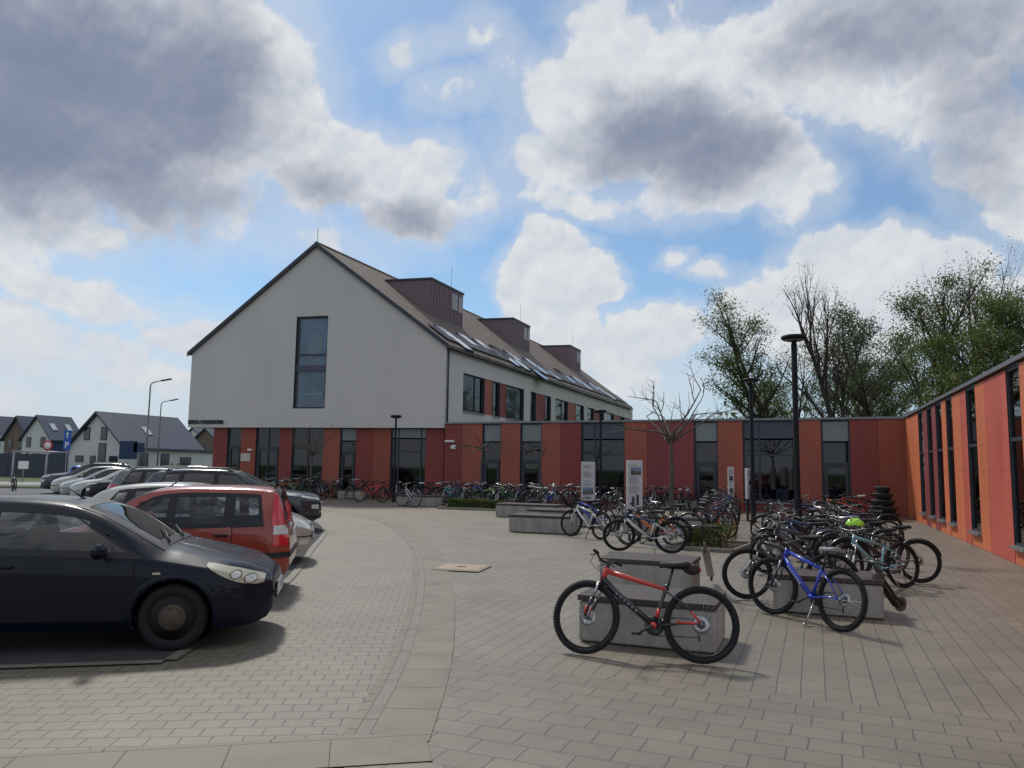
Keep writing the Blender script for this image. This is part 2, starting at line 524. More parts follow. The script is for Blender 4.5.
ANG_U = math.atan2(UD.y, UD.x)
ANG_A = rad(11.5)
FA = Vector((math.cos(ANG_A), math.sin(ANG_A), 0)); FB = Vector((-FA.y, FA.x, 0))
m_grass = mat('grass', (.055, .085, .022), .9, var=.35, vscale=1.2, bump=.6, bscale=30)
m_plaza = paver('plaza_slabs', (0.170, 0.144, 0.104), (0.190, 0.162, 0.119), (.072, .062, .052), .36, .19, ANG_U + PI / 2, C0, .006, .5, spots=.14)
m_front = paver('front_slabs', (0.164, 0.138, 0.100), (0.185, 0.158, 0.116), (.072, .062, .052), .33, .25, ANG_U - rad(2), gp(700, 668), .006, .37, spots=.14)
m_drive = paver('drive_pavers', (0.174, 0.151, 0.110), (0.197, 0.172, 0.128), (.070, .061, .051), .20, .165, rad(5), gp(165, 661), .006, .5, spots=.10, var=.14)
m_band = paver('band_slabs', (.215, .192, .172), (.25, .224, .2), (.08, .07, .06), .55, 20, 0, (0, 0), .008, .5)
m_asph = mat('asphalt', (.052, .052, .054), .9, var=.25, vscale=3, bump=.8, bscale=120)
m_road = mat('asphalt_light', (.13, .13, .13), .9, var=.2, vscale=2, bump=.4, bscale=80)
m_kerb = mat('kerb_concrete', (0.186, 0.165, 0.131), .55, var=.2, vscale=5, bump=.4, bscale=90)
m_conc = mat('bench_concrete', (.32, .30, .27), .85, var=.32, vscale=4, streak=.3, bump=.35, bscale=70)

sheet('ground', [(-900, -300), (900, -300), (900, 1500), (-900, 1500)], -.02, m_grass)
cl = C0 + VD * 2
sheet('plaza_paving', [(-30, -60), (40, -60), (14, 2), (C0.x + .4, C0.y - .0), (C0.x + .1, C0.y + .35), (A0.x, A0.y + .3), (B0.x - 1, B0.y + .3), (-26, 46), (-26, 30), (-9, 20), (-9, 2)], -.012, m_plaza)
# the slabs in the foreground run another way
fr0, fr1 = gp(420, 655), gp(1024, 722)
frd = (fr1 - fr0).normalized()
sheet('foreground_paving', [fr0 - frd * .4, fr0 + frd * 9, fr0 + frd * 9 + Vector((-1, -8, 0)), Vector((-2.2, -5, 0)), gp(372, 735), gp(392, 690)], -.006, m_front)
arc = smooth_line([gp(215, 499), gp(300, 507), gp(372, 518), gp(408, 537), gp(421, 562), gp(421, 600), gp(404, 660), gp(362, 740)], 8)
arc_in = []
for i, p in enumerate(arc):
    t = (arc[min(i + 1, len(arc) - 1)] - arc[max(i - 1, 0)]).normalized()
    arc_in.append((p, Vector((t.y, -t.x, 0))))
low = gp(362, 740); lowl = low - FA * 12
drive = [tuple(p) for p in arc] + [tuple(low), tuple(lowl), (-14, 10), (-24, 20), (-30, 36)]
sheet('drive_paving', drive, -.004, m_drive)


def strip(name, line, w0, w1, z, m, seg=None, gap=.003):
    """a strip of slabs following a line; every slab is its own face with a narrow joint"""
    mb = MB(); acc = []
    # resample
    L = [0]
    for a, b in zip(line, line[1:]): L.append(L[-1] + (b - a).length)

    def pt(s):
        for i in range(len(L) - 1):
            if s <= L[i + 1] or i == len(L) - 2:
                t = (s - L[i]) / max(1e-6, L[i + 1] - L[i]); p = line[i].lerp(line[i + 1], t)
                d = (line[i + 1] - line[i]).normalized(); return p, Vector((d.y, -d.x, 0))
    s = 0; seg = seg or .5
    while s < L[-1] - .05:
        e = min(s + seg, L[-1]); k = 3
        for q in range(k):
            a = s + gap + (e - s - 2 * gap) * q / k; b = s + gap + (e - s - 2 * gap) * (q + 1) / k
            (p, n), (p2, n2) = pt(a), pt(b)
            mb.add([(*(p + n * w0).xy, z), (*(p + n * w1).xy, z), (*(p2 + n2 * w1).xy, z), (*(p2 + n2 * w0).xy, z)], [(0, 1, 2, 3)])
        s = e
    return tag(mb.build(name, m), kind='structure')


m_joint = mat('joint_sand', (.10, .088, .074), .95)
m_slab = mat('edge_slab', (0.183, 0.158, 0.117), .52, var=.2, vscale=1.7, bump=.4, bscale=80)
strip('paving_joint', arc, -.442, .152, -.0025, m_joint, 1.0, 0)
strip('border_slabs', arc, -.44, -.033, -.0005, m_slab, .55)
strip('border_edging', arc, -.029, .07, -.0005, m_kerb, 1.0, .004)
strip('border_setts', arc, .074, .15, -.0005, m_slab, .2)
lowline = [low + FA * .42 + FB * .05, lowl + FB * .05]
strip('paving_joint', lowline, -.482, .052, -.0015, m_joint, 1.0, 0)
strip('border_slabs', lowline, -.48, -.014, .0005, m_slab, .62)
strip('border_slabs', lowline, -.01, .05, .0005, m_kerb, 1.0, .004)

# parking bays of dark asphalt with a flush concrete edging
k0 = gp(165, 661)
bayline = smooth_line([k0, gp(275, 590), gp(308, 552), gp(319, 524), gp(262, 507), gp(170, 499), gp(60, 492)], 6)
bay = [tuple(k0 - FA * 16)] + [tuple(p) for p in bayline] + [(-60, 60), (-70, 30)]
sheet('parking_asphalt', bay, .006, m_asph)
strip('parking_kerb', [p for p in bayline], -.02, .10, .012, m_kerb, 1.0, .004)
strip('parking_kerb', [k0 - FA * 12, k0], -.01, .11, .012, m_kerb, 1.0, .004)
# access road, verges and street far to the left
sheet('access_road', [(-75, 33), (-14, 33), (-15, 47), (-75, 47)], .012, m_road)
sheet('grass_verge', [(-110, 47.3), (-18.5, 47.3), (-18.5, 52), (-110, 52)], .05, mat('verge', (.05, .075, .02), .9, var=.3, vscale=2))
sheet('street', [(-160, 52.3), (-20, 52.3), (-20, 60), (-160, 60)], .03, mat('street_concrete', (.30, .29, .28), .85, var=.1, vscale=1))
tag(MB().box((-64, 47.15, .05), (92, .2, .14)).build('verge_kerb', m_kerb), kind='structure')
# manhole cover
mh = gp(462, 568)
o = empty('manhole_cover', (mh.x, mh.y, 0), ANG_U + rad(8), 'square pale concrete manhole cover set in the plaza paving', 'manhole cover')
MB().box((0, 0, .004), (.86, .86, .024), bev=.01).build('rim', mat('manhole_rim', (.30, .25, .19), .8, var=.2, vscale=6), o)
MB().box((0, 0, .0135), (.76, .76, .02), bev=.01).build('lid', mat('manhole_lid', (.36, .29, .22), .8, var=.25, vscale=9, bump=.4, bscale=80), o)
MB().box((0, -.03, .026), (.16, .04, .008)).build('lifting_slot', mat('slot_dark', (.03, .03, .03), .8), o)
# ================================================================== buildings
PAL = dict(orange=(.335, .088, .056), red=(.235, .045, .038), plum=(.235, .048, .052), rust=(.29, .070, .042), frame=(.035, .042, .055), slate=(.06, .07, .10),
           panel=(.19, .22, .22))
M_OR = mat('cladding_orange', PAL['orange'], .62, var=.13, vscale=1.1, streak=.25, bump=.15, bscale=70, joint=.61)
M_OB = mat('cladding_orange_sunlit', (.62, .17, .07), .6, var=.13, vscale=1.1, streak=.25, bump=.15, bscale=70, joint=.61)  # sunlit copy of the orange cladding: sunshine on this wing brightens the colour
M_RB = mat('cladding_red_sunlit', (.52, .105, .07), .6, var=.13, vscale=1.1, streak=.25, bump=.15, bscale=70, joint=.61)  # sunlit copy of the red cladding, sunshine put into the colour
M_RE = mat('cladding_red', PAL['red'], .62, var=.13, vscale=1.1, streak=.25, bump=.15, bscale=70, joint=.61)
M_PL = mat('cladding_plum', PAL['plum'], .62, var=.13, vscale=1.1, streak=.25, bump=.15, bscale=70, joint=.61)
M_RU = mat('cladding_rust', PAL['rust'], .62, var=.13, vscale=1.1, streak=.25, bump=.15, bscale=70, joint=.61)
M_FR = mat('window_frame_grey', PAL['frame'], .45)
M_SL = mat('spandrel_slate', PAL['slate'], .35, var=.1, vscale=3)
M_PN = mat('spandrel_pale', PAL['panel'], .3, var=.12, vscale=2)
M_SILL = mat('sill_grey', (.22, .235, .25), .35, metal=.3)
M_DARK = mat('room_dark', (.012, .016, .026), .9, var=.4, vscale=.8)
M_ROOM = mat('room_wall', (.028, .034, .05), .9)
M_ROOM2 = mat('furniture_brown', (.10, .06, .04), .7)
M_PANE = glass_mat('window_glass', (.55, .62, .66))
M_PANED = glass_mat('window_glass_dark', (.24, .32, .44))
M_PANER = glass_mat('window_glass_clear', (.35, .38, .40), .02)
M_BLIND = mat('blind_grey', (.20, .225, .25), .6, var=.08, vscale=3)
M_BLINDL = mat('blind_pale', (.42, .44, .46), .6, var=.08, vscale=3)
M_RENDER = mat('render_white', (.57, .545, .515), .88, var=.05, vscale=.45, streak=.35, bump=.25, bscale=120)
M_COPE = mat('coping_metal', (.20, .21, .225), .4, metal=.5)
M_WHITE = mat('white_paint', (.72, .72, .70), .5)
M_BLK = mat('black_metal', (.006, .007, .010), .55, spec=.22)


class Wall:
    """a wall line; s runs along it, d is the distance out of its face"""

    def __init__(self, P0, P1):
        self.o = Vector((P0.x, P0.y, 0)); e = Vector((P1.x, P1.y, 0)) - self.o
        self.len = e.length; self.t = e.normalized(); self.n = Vector((self.t.y, -self.t.x, 0))
        if (EYEV - self.o).dot(self.n) < 0: self.n = -self.n
        self.rz = math.atan2(self.t.y, self.t.x)

    def p(self, s, z, d=0.0):
        q = self.o + self.t * s + self.n * d
        return (q.x, q.y, z)

    def s(self, px, py=470):
        return (ray_plane(px, py, self.o, self.n) - self.o).dot(self.t)

    def z(self, px, py):
        return ray_plane(px, py, self.o, self.n).z

    def box(self, mb, s0, s1, z0, z1, d0, d1, mi=0, bev=0):
        c = self.o + self.t * ((s0 + s1) / 2) + self.n * ((d0 + d1) / 2)
        mb.box((c.x, c.y, (z0 + z1) / 2), (abs(s1 - s0), abs(d1 - d0), z1 - z0), mi, self.rz, bev=bev)

    def quad(self, mb, s0, s1, z0, z1, d, mi=0):
        mb.quad(self.p(s0, z0, d), self.p(s1, z0, d), self.p(s1, z1, d), self.p(s0, z1, d), mi)


def window(W, par, s0, s1, z0, z1, rec=.10, fw=.06, mull=(), trans=(), spand=None, spand_m=None, door=False, pane=None, back=None, room=True, sill=None, blind=None):
    """frame with a pane set back in it, a dark room behind"""
    f = MB(); d0, d1 = -rec - .07, -rec
    W.box(f, s0, s0 + fw, z0, z1, d0, d1); W.box(f, s1 - fw, s1, z0, z1, d0, d1)
    W.box(f, s0 + fw, s1 - fw, z0, z0 + fw, d0, d1); W.box(f, s0 + fw, s1 - fw, z1 - fw, z1, d0, d1)
    for m in mull:
        q = s0 + (s1 - s0) * m; W.box(f, q - .035, q + .035, z0 + fw, z1 - fw, d0, d1 + .004)
    for t in trans: W.box(f, s0 + fw, s1 - fw, t - .04, t + .04, d0, d1 + .002)
    if door:                                            # an inner leaf
        zt = trans[-1] if trans else z1 - .6
        a, b = s0 + fw + .03, s1 - fw - .03
        for (u0, u1, v0, v1) in ((a, a + .12, z0 + fw, zt - .04), (b - .12, b, z0 + fw, zt - .04), (a + .12, b - .12, z0 + fw, z0 + .32), (a + .12, b - .12, zt - .2, zt - .04)):
            W.box(f, u0, u1, v0, v1, d0 + .01, d1 + .02)
    w = f.build('window', M_FR, par)
    zp = z1 - fw
    if spand:
        p = MB(); W.box(p, s0 + fw, s1 - fw, spand + .04, z1 - fw, d0 + .01, d1 - .02)
        p.build('spandrel', spand_m or M_PN, w); zp = spand - .04
    g = MB(); W.quad(g, s0 + fw * .5, s1 - fw * .5, z0 + fw * .5, zp + .01, -rec - .04)
    g.build('pane', pane or M_PANE, w)
    if blind:
        b = MB(); W.quad(b, s0 + fw, s1 - fw, blind[0], zp, -rec - .10); b.build('blind', blind[1], w)
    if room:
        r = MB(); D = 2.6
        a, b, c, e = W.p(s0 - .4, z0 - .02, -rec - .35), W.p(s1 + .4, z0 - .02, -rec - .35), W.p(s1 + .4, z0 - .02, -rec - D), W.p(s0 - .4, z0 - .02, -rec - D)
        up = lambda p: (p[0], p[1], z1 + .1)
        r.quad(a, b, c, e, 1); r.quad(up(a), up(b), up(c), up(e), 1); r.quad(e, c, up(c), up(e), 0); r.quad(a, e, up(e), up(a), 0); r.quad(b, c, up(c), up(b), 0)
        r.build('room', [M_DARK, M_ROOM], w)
        rg_ = random.Random(int(s0 * 100) + int(z1 * 10)); fm = (M_ROOM2, M_BLINDL, M_BLIND)
        for k in range(max(1, int((s1 - s0) * .9))):
            c = s0 + (s1 - s0) * (k + rg_.uniform(.2, .8)) / max(1, int((s1 - s0) * .9)); ww = rg_.uniform(.25, .6); dd = rg_.uniform(.9, 2.0); hh_ = rg_.uniform(.5, 1.3)
            fu = MB(); W.box(fu, c - ww / 2, c + ww / 2, z0 - .01, z0 + hh_, -rec - dd - .3, -rec - dd); fu.build('cupboard', fm[rg_.randrange(3)], w)
        c = rg_.uniform(s0, s1); zz = rg_.uniform(z0 + 1.2, z1 - .7); fu = MB(); W.box(fu, c - .25, c + .25, zz, zz + rg_.uniform(.3, .6), -rec - 2.55, -rec - 2.5); fu.build('poster', fm[rg_.randrange(3)], w)
    rv = MB()                                           # reveals
    for (u0, u1, v0, v1) in ((s0 - .03, s0 - .002, z0, z1), (s1 + .002, s1 + .03, z0, z1)): W.box(rv, u0, u1, v0, v1, -rec - .09, -.004)
    W.box(rv, s0, s1, z1 + .002, z1 + .03, -rec - .09, -.004)
    rv.build('reveal', M_FR, w)
    if sill:
        q = MB(); W.box(q, s0 + .003, s1 - .003, z0 - .06, z0 - .002, -rec - .06, .09); q.build('sill', M_SILL, w)
    return w


def panel_wall(W, par, spec, z0, z1, th=.10):
    """spec: (px or s positions) list of (s0, s1, material)"""
    for (s0, s1, m) in spec:
        mb = MB(); W.box(mb, s0 + .006, s1 - .006, z0, z1, -th, 0)
        mb.build('wall_panel', m, par)


# ---------------------------------------------------------------- the white gabled school block
gb = empty('school_building', A0, 0, 'three storey white gabled school block with brown tiled roof and three dormers', 'building')
gb.location = (0, 0, 0)
G = Wall(B0, A0)                                       # s from the left end to the right corner
ZB = ray_plane(315, 427.6, G.o, G.n).z                 # underside of the white wall
s_ap = G.s(315, 300); z_ap = G.z(315, 246.5)
zl = G.z(191, 353.5); zr = G.z(445, 345.5)
SL = 44.0
Lw = G.len


def gpt(s, z, t=0.0, d=0.0):
    q = G.o + G.t * s + VD * t + G.n * d
    return (q.x, q.y, z)


wx0, wx1 = G.s(295, 360), G.s(326.5, 360); wz0, wz1 = G.z(310, 408.5), G.z(313, 316.2)
mb = MB()


def roofz(s): return zl + (z_ap - zl) * s / s_ap if s <= s_ap else z_ap + (zr - z_ap) * (s - s_ap) / (Lw - s_ap)


cuts = [0, wx0, wx1, s_ap, Lw] if wx1 < s_ap else [0, wx0, s_ap, wx1, Lw]
for a, b in zip(cuts, cuts[1:]):
    if a >= wx0 - 1e-6 and b <= wx1 + 1e-6:
        mb.quad(gpt(a, ZB), gpt(b, ZB), gpt(b, wz0), gpt(a, wz0))
        mb.quad(gpt(a, wz1), gpt(b, wz1), gpt(b, roofz(b)), gpt(a, roofz(a)))
    else:
        mb.quad(gpt(a, ZB), gpt(b, ZB), gpt(b, roofz(b)), gpt(a, roofz(a)))
# underside, far gable and left side
mb.quad(gpt(0, ZB), gpt(Lw, ZB), gpt(Lw, ZB, 6), gpt(0, ZB, 6))
mb.quad(gpt(0, ZB), gpt(0, zl), gpt(0, zl, SL), gpt(0, ZB, SL))
mb.add([gpt(0, ZB, SL), gpt(Lw, ZB, SL), gpt(Lw, zr, SL), gpt(s_ap, z_ap, SL), gpt(0, zl, SL)], [(0, 1, 2, 3, 4)])
# side wall with openings along the depth
SW = Wall(A0, A0 + VD * SL)
zwin1 = SW.z(464, 372.8); zwin0 = SW.z(464, 411)
ops = []


def sp(a, b, kind): ops.append((SW.s(a, 395), SW.s(b, 395), kind))


for a, b, k in [(463, 484.5, 'dark'), (484.5, 493, 'or'), (493, 500, 'dark'), (500, 506.5, 're'), (506.5, 524, 'blind'), (530.5, 536, 'blind'), (536, 545.7, 're'), (545.7, 551, 'dark'),
                (555.5, 568, 'dark'), (568, 576, 'or'), (576, 584, 'blind'), (587.5, 594, 'blind'), (594, 600, 're'), (600, 604, 'dark'), (606.5, 614, 'blind'), (614, 619, 'or'), (619, 624, 'dark'), (624, 629, 're'), (629, 632.5, 'dark')]:
    sp(a, b, k)
s_prev = 0
for (a, b, k) in ops:
    if a > s_prev + .02:
        mb.quad(SW.p(s_prev, ZB), SW.p(a, ZB), SW.p(a, zr), SW.p(s_prev, zr))
    mb.quad(SW.p(a, ZB), SW.p(b, ZB), SW.p(b, zwin0), SW.p(a, zwin0)); mb.quad(SW.p(a, zwin1), SW.p(b, zwin1), SW.p(b, zr), SW.p(a, zr))
    s_prev = b
mb.quad(SW.p(s_prev, ZB), SW.p(SL, ZB), SW.p(SL, zr), SW.p(s_prev, zr))
mb.build('wall', M_RENDER, gb)
for (a, b, k) in ops:
    if k in ('or', 're'):
        q = MB(); SW.box(q, a + .004, b - .004, zwin0 + .004, zwin1 - .004, -.2, -.03); q.build('wall_panel', M_OR if k == 'or' else M_RE, gb)
    else:
        w_ = b - a
        window(SW, gb, a, b, zwin0, zwin1, .12, .07, mull=(.62,) if k == 'dark' and w_ > 2 else (), pane=M_PANED if k == 'dark' else M_PANE,
               blind=(zwin0 + .08, M_BLIND) if k == 'blind' else None, sill=True)
# tall window on the gable: two storeys with a slate band between
zb0, zb1 = G.z(308, 371), G.z(308, 365.2)
zt0 = G.z(308, 354.5)
w = window(G, gb, wx0, wx1, wz0, wz1, .10, .09, trans=(zt0,), room=False, pane=M_PANE)
q = MB(); G.box(q, wx0 + .09, wx1 - .09, zb0, zb1, -.16, -.09); q.build('spandrel', M_SL, w)
q = MB(); G.quad(q, wx0 + .09, wx1 - .09, wz0 + .1, zb0, -.30); G.quad(q, wx0 + .09, wx1 - .09, zb1, wz1 - .1, -.30)
q.build('blind', mat('gable_blind_reflection', (.60, .70, .85), .5, var=.5, vscale=.6), w)  # blind coloured pale blue to stand in for the reflection in the glass
# paper cut-outs and ceiling lamps behind the glass
q = MB(); hc = (wx0 + wx1) / 2 + .1
pts = [(-.45, -.8), (-.5, .3), (-.35, .62), (-.1, .55), (.2, .65), (.5, .35), (.45, -.4), (.3, -.75), (.1, -.55), (-.15, -.75)]
zc = G.z(312, 343); q.add([G.p(hc + x * .9, zc + z * 1.05, -.24) for x, z in pts] + [G.p(hc + x * .9, zc + z * 1.05, -.25) for x, z in pts], [tuple(range(10)), tuple(range(10, 20))])
q.build('paper_decoration', mat('paper_white', (.85, .86, .88), .7), w)
q = MB(); zq = G.z(308, 395); G.box(q, hc - .5, hc + .6, zq, zq + .16, -.28, -.24); q.build('ceiling_lamp', MATS['paper_white'], w)

# roof
M_TILE = paver('roof_tiles', (.13, .096, .070), (.19, .142, .105), (.075, .058, .045), .33, .34, math.atan2(VD.y, VD.x), (A0.x, A0.y), .03, .5, spots=.2, bump=1.0, rough=.75)
mb = MB(); th = .16; OV = .12


def rp(s, z, t): return gpt(s, z, t)


nl = Vector((zl - z_ap, 0, -s_ap)).normalized()
for (sa, za, sb, zb_) in ((0, zl, s_ap, z_ap), (s_ap, z_ap, Lw, zr)):
    dz = (zb_ - za) / (sb - sa)
    if sa == 0: s0_, z0_, s1_, z1_ = sa - .18, za - .18 * dz, sb, zb_
    else: s0_, z0_, s1_, z1_ = sa, za, sb + .18, zb_ + .18 * dz
    lo = [rp(s0_, z0_ + .03, -OV), rp(s1_, z1_ + .03, -OV), rp(s1_, z1_ + .03, SL + OV), rp(s0_, z0_ + .03, SL + OV)]
    hi = [(p[0], p[1], p[2] + th) for p in lo]
    mb.add(lo + hi, [(0, 1, 2, 3), (4, 5, 6, 7), (0, 1, 5, 4), (1, 2, 6, 5), (2, 3, 7, 6), (3, 0, 4, 7)])
roof = mb.build('roof', M_TILE, gb)
mb = MB()
RTZ = .03 + th
for (sa, za, sb, zb_) in ((-.2, zl - .2 * (z_ap - zl) / s_ap, s_ap, z_ap), (s_ap, z_ap, Lw + .2, zr + .2 * (zr - z_ap) / (Lw - s_ap))):
    for t in (-OV - .03, SL + OV + .03):
        mb.add([rp(sa, za - .04, t - .025), rp(sb, zb_ - .04, t - .025), rp(sb, zb_ + RTZ + .02, t - .025), rp(sa, za + RTZ + .02, t - .025),
                rp(sa, za - .04, t + .025), rp(sb, zb_ - .04, t + .025), rp(sb, zb_ + RTZ + .02, t + .025), rp(sa, za + RTZ + .02, t + .025)],
               [(0, 1, 2, 3), (4, 5, 6, 7), (0, 1, 5, 4), (1, 2, 6, 5), (2, 3, 7, 6), (3, 0, 4, 7)])
        mb.build('verge_trim', M_FR, roof); mb = MB()
mb = MB()
e0 = Vector(rp(Lw + .24, zr - .16, -OV)); e1 = Vector(rp(Lw + .24, zr - .16, SL + OV))
mb.tube([e0, e1], .075, 10)
mb.build('gutter', M_FR, roof)
mb = MB(); q0 = Vector(SW.p(.12, ZB - .1, .09)); q1 = Vector(SW.p(.12, zr - .2, .09)); mb.tube([q0, q1], .05, 8)
mb.build('downpipe', M_FR, gb)
# ridge capping
mb = MB(); mb.tube([rp(s_ap, z_ap + RTZ - .02, -OV), rp(s_ap, z_ap + RTZ - .02, SL + OV)], .1, 8); mb.build('ridge_tiles', M_TILE, roof)

# plane of the right roof slope
ra = Vector(rp(s_ap, z_ap + RTZ, 0)); rb = Vector(rp(Lw, zr + RTZ, 0))
RS = (rb - ra); RN = RS.cross(VD).normalized()
if RN.z < 0: RN = -RN
RSn = RS.normalized()
# roof windows: frame with glass lying in the slope
M_SKY = mat('roof_glass', (.10, .12, .14), .04, spec=1.0, coat=1.0)
M_SKYB = mat('roof_glass_pale', (.62, .64, .66), .25, spec=.8, coat=.6)  # paler body colour for most of the roof panes
XR = Matrix((VD - RSn * VD.dot(RSn), -RSn, RN)); XR = Matrix([VD.normalized(), -RSn, RN]).transposed()
for i, (px, py, k) in enumerate([(446, 334, 1), (461, 345, 1), (467, 341, 1), (482, 346, 1), (490, 352, 0), (499, 352, 0), (512, 357, 1), (511, 362, 0), (521, 366, 1), (531, 364, 1), (541, 371, 1), (540, 376, 0), (553, 376, 1), (561, 374, 0), (569, 380, 0), (577, 381, 1), (586, 387, 1), (593, 387, 1), (601, 391, 1), (610, 397, 1)]):
    c = ray_plane(px, py, ra, RN)
    f = MB(); f.box(c + RN * .03, (1.1, 1.3, .14), X=XR)
    fo = f.build('roof_window', M_FR, roof)
    g = MB(); g.box(c + RN * .10, (.94, 1.12, .04), X=XR); g.build('pane', M_SKYB if k else M_SKY, fo)
# dark band of slates under the windows, near the eaves
mb = MB()
for (t0, t1) in ((.6, 43.4),):
    base = Vector(rp(Lw + .1, zr - .1 * (z_ap - zr) / (Lw - s_ap) * 0 + RTZ, 0))
    c = base + VD * ((t0 + t1) / 2) - RSn * 1.15 + RN * .02
    mb.box(c, (t1 - t0, 1.5, .05), X=XR)
mb.build('slate_band', mat('slate_dark', (.055, .05, .052), .55, var=.35, vscale=1.3), roof)

# three box dormers clad in brown panels
M_DORM = mat('dormer_cladding', (.185, .13, .148), .6, var=.10, vscale=1.5, bump=.1)
M_DORM2 = mat('dormer_louvre', (.22, .16, .175), .55, var=.1, vscale=2)
for i, (fl, fr, tl, back) in enumerate([((430.5, 315), (458.5, 325), (430.5, 279.5), (394, 281.5)), ((512.5, 345.5), (530, 353), (513, 319), (481, 321)), ((569.7, 368), (581.3, 373.2), (569.7, 346), (544, 347))]):
    p0 = ray_plane(*fl, ra, RN); p1 = ray_plane(*fr, ra, RN)
    t0 = (p0 - ra).dot(VD); ln = (p1 - p0).dot(VD)
    n_ = G.n.cross(Vector((0, 0, 1)))
    # height of the top above p0
    H0 = ray_plane(*tl, p0, G.n).z
    e = Vector((G.t.x, G.t.y, 0))                      # horizontal across the building
    dep = (H0 - p0.z) / ((z_ap - zr) / (Lw - s_ap)) + .6
    pp0 = Vector((p0.x, p0.y, 0)); pp1 = pp0 + VD * ln
    zb = p0.z - .35
    def P(v, z): return (v.x, v.y, z)
    a, b, c, d = pp0, pp1, pp1 - e * dep, pp0 - e * dep
    mb = MB(); mb.add([P(a, zb), P(b, zb), P(c, zb), P(d, zb), P(a, H0), P(b, H0), P(c, H0), P(d, H0)], [(0, 1, 5, 4), (1, 2, 6, 5), (2, 3, 7, 6), (3, 0, 4, 7), (4, 5, 6, 7)])
    dm = mb.build('dormer', M_DORM, roof)
    mb = MB()
    o4 = [pp0 + e * .08 - VD * .08, pp1 + e * .08 + VD * .08, pp1 - e * dep + VD * .08, pp0 - e * dep - VD * .08]
    mb.prism([(p.x, p.y) for p in o4], H0 + .004, H0 + .12); mb.build('coping', M_FR, dm)
    # louvred front: upright slats, pale plates at the far top corner painted as bright sky
    DW = Wall(pp0, pp1); h = H0 - p0.z
    mb = MB(); n = 22
    for k in range(n):
        s = ln * (k + .5) / n; DW.box(mb, s - ln / n * .22, s + ln / n * .22, p0.z - .1, H0 - .03, .003, .06)
    mb.build('louvre', M_DORM2, dm)
    mb = MB(); DW.box(mb, ln * .62, ln * .8, p0.z + h * .42, H0 - .25, .02, .075); DW.box(mb, ln * .84, ln * .97, p0.z + h * .42, H0 - .25, .02, .075)
    mb.build('sky_plate', mat('sky_plate_pale', (.34, .30, .30), .4), dm)
    # lightning rod
    mb = MB(); rp_ = pp1 - e * .8
    mb.tube([(rp_.x, rp_.y, H0), (rp_.x, rp_.y, H0 + 2.0)], .012, 6); mb.build('lightning_rod', M_COPE, dm)
mb = MB(); a_ = rp(s_ap, z_ap, 0); mb.tube([(a_[0], a_[1], z_ap), (a_[0], a_[1], z_ap + 1.1)], .015, 6); mb.build('lightning_rod', M_COPE, roof)

# ground floor under the gable
W0 = Wall(B0 - G.n * .28, A0 - G.n * .28)
zt = ZB + .02
gs = [W0.s(p, 470) for p in (213, 225.8, 239.5, 254.5, 278, 291, 322, 339, 355, 372, 390, 425, 443.6)]
panel_wall(W0, gb, [(gs[0], gs[1], M_RE), (gs[2], gs[3], M_RU), (gs[4], gs[5], M_RE), (gs[6], gs[7], M_OR), (gs[8], gs[9], M_RE), (gs[9], gs[10], M_RU), (gs[11], gs[12], M_RE)], -.02, zt)
zt_ = lambda py: W0.z(320, py)
window(W0, gb, gs[1], gs[2], .04, zt - .01, trans=(zt_(447),), door=True, pane=M_PANED)
window(W0, gb, gs[3], gs[4], .04, zt - .01, mull=(.5,), trans=(zt_(448),), door=True, pane=M_PANED)
window(W0, gb, gs[5], gs[6], .04, zt - .01, mull=(.5,), trans=(zt_(448),))
window(W0, gb, gs[7], gs[8], .04, zt - .01, trans=(zt_(451),), spand=zt_(441), spand_m=M_PN, door=True, pane=M_PANED)
window(W0, gb, gs[10], gs[11], .35, zt - .01, mull=(.2, .85), trans=(zt_(450.5),), spand=zt_(438), spand_m=M_PN, pane=M_PANED)
mb = MB(); W0.box(mb, gs[10] + .01, gs[11] - .01, 0, .27, -.12, -.01); mb.build('wall_panel', M_RE, gb)
sq = MB()   # left return of the ground floor
q0 = Vector(W0.p(gs[0], 0)); SR = Wall(q0, q0 + VD * 20); SR.box(sq, .02, 20, 0, zt, -.1, -.0); sq.build('wall_panel', M_RE, gb)
# letters on the white wall
cu = bpy.data.curves.new('sign_lettering', 'FONT'); cu.body = 'SZKO\u0141A PODSTAWOWA'; cu.size = .62; cu.extrude = .03; cu.space_character = 1.06; cu.offset = .012
M_LET = mat('letter_navy', (.022, .03, .05), .4)
tmp = bpy.data.objects.new('tmp', cu); COL.objects.link(tmp)
dg = bpy.context.evaluated_depsgraph_get(); me = bpy.data.meshes.new_from_object(tmp.evaluated_get(dg)); bpy.data.objects.remove(tmp)
me.materials.clear(); me.materials.append(M_LET)
xs = [v.co.x for v in me.vertices]; ys = [v.co.y for v in me.vertices]
l0, l1 = G.s(188.6, 421), G.s(224, 421); z0, z1 = G.z(205, 424), G.z(205, 420.0)
kx, ky = (l1 - l0) / (max(xs) - min(xs)), (z1 - z0) / (max(ys) - min(ys))
for v in me.vertices: v.co = Vector(((v.co.x - min(xs)) * kx, (v.co.y - min(ys)) * ky, v.co.z))
o = inst('sign_lettering', me, gb)
Xm = Matrix((G.t, Vector((0, 0, 1)), G.n)).transposed().to_4x4(); Xm.translation = Vector(G.p(l0, z0, .04)); o.matrix_local = Xm

# plaques on the ground floor wall
def plaque(W, px0, px1, py0, py1, m, name, label, cat, th=.03, d=0):
    s0, s1 = W.s(px0, py0), W.s(px1, py0); z0, z1 = W.z(px0, py1), W.z(px0, py0)
    mb = MB(); W.box(mb, s0, s1, z0, z1, d + .002, d + th, bev=.006); return tag(mb.build(name, m), label, cat)


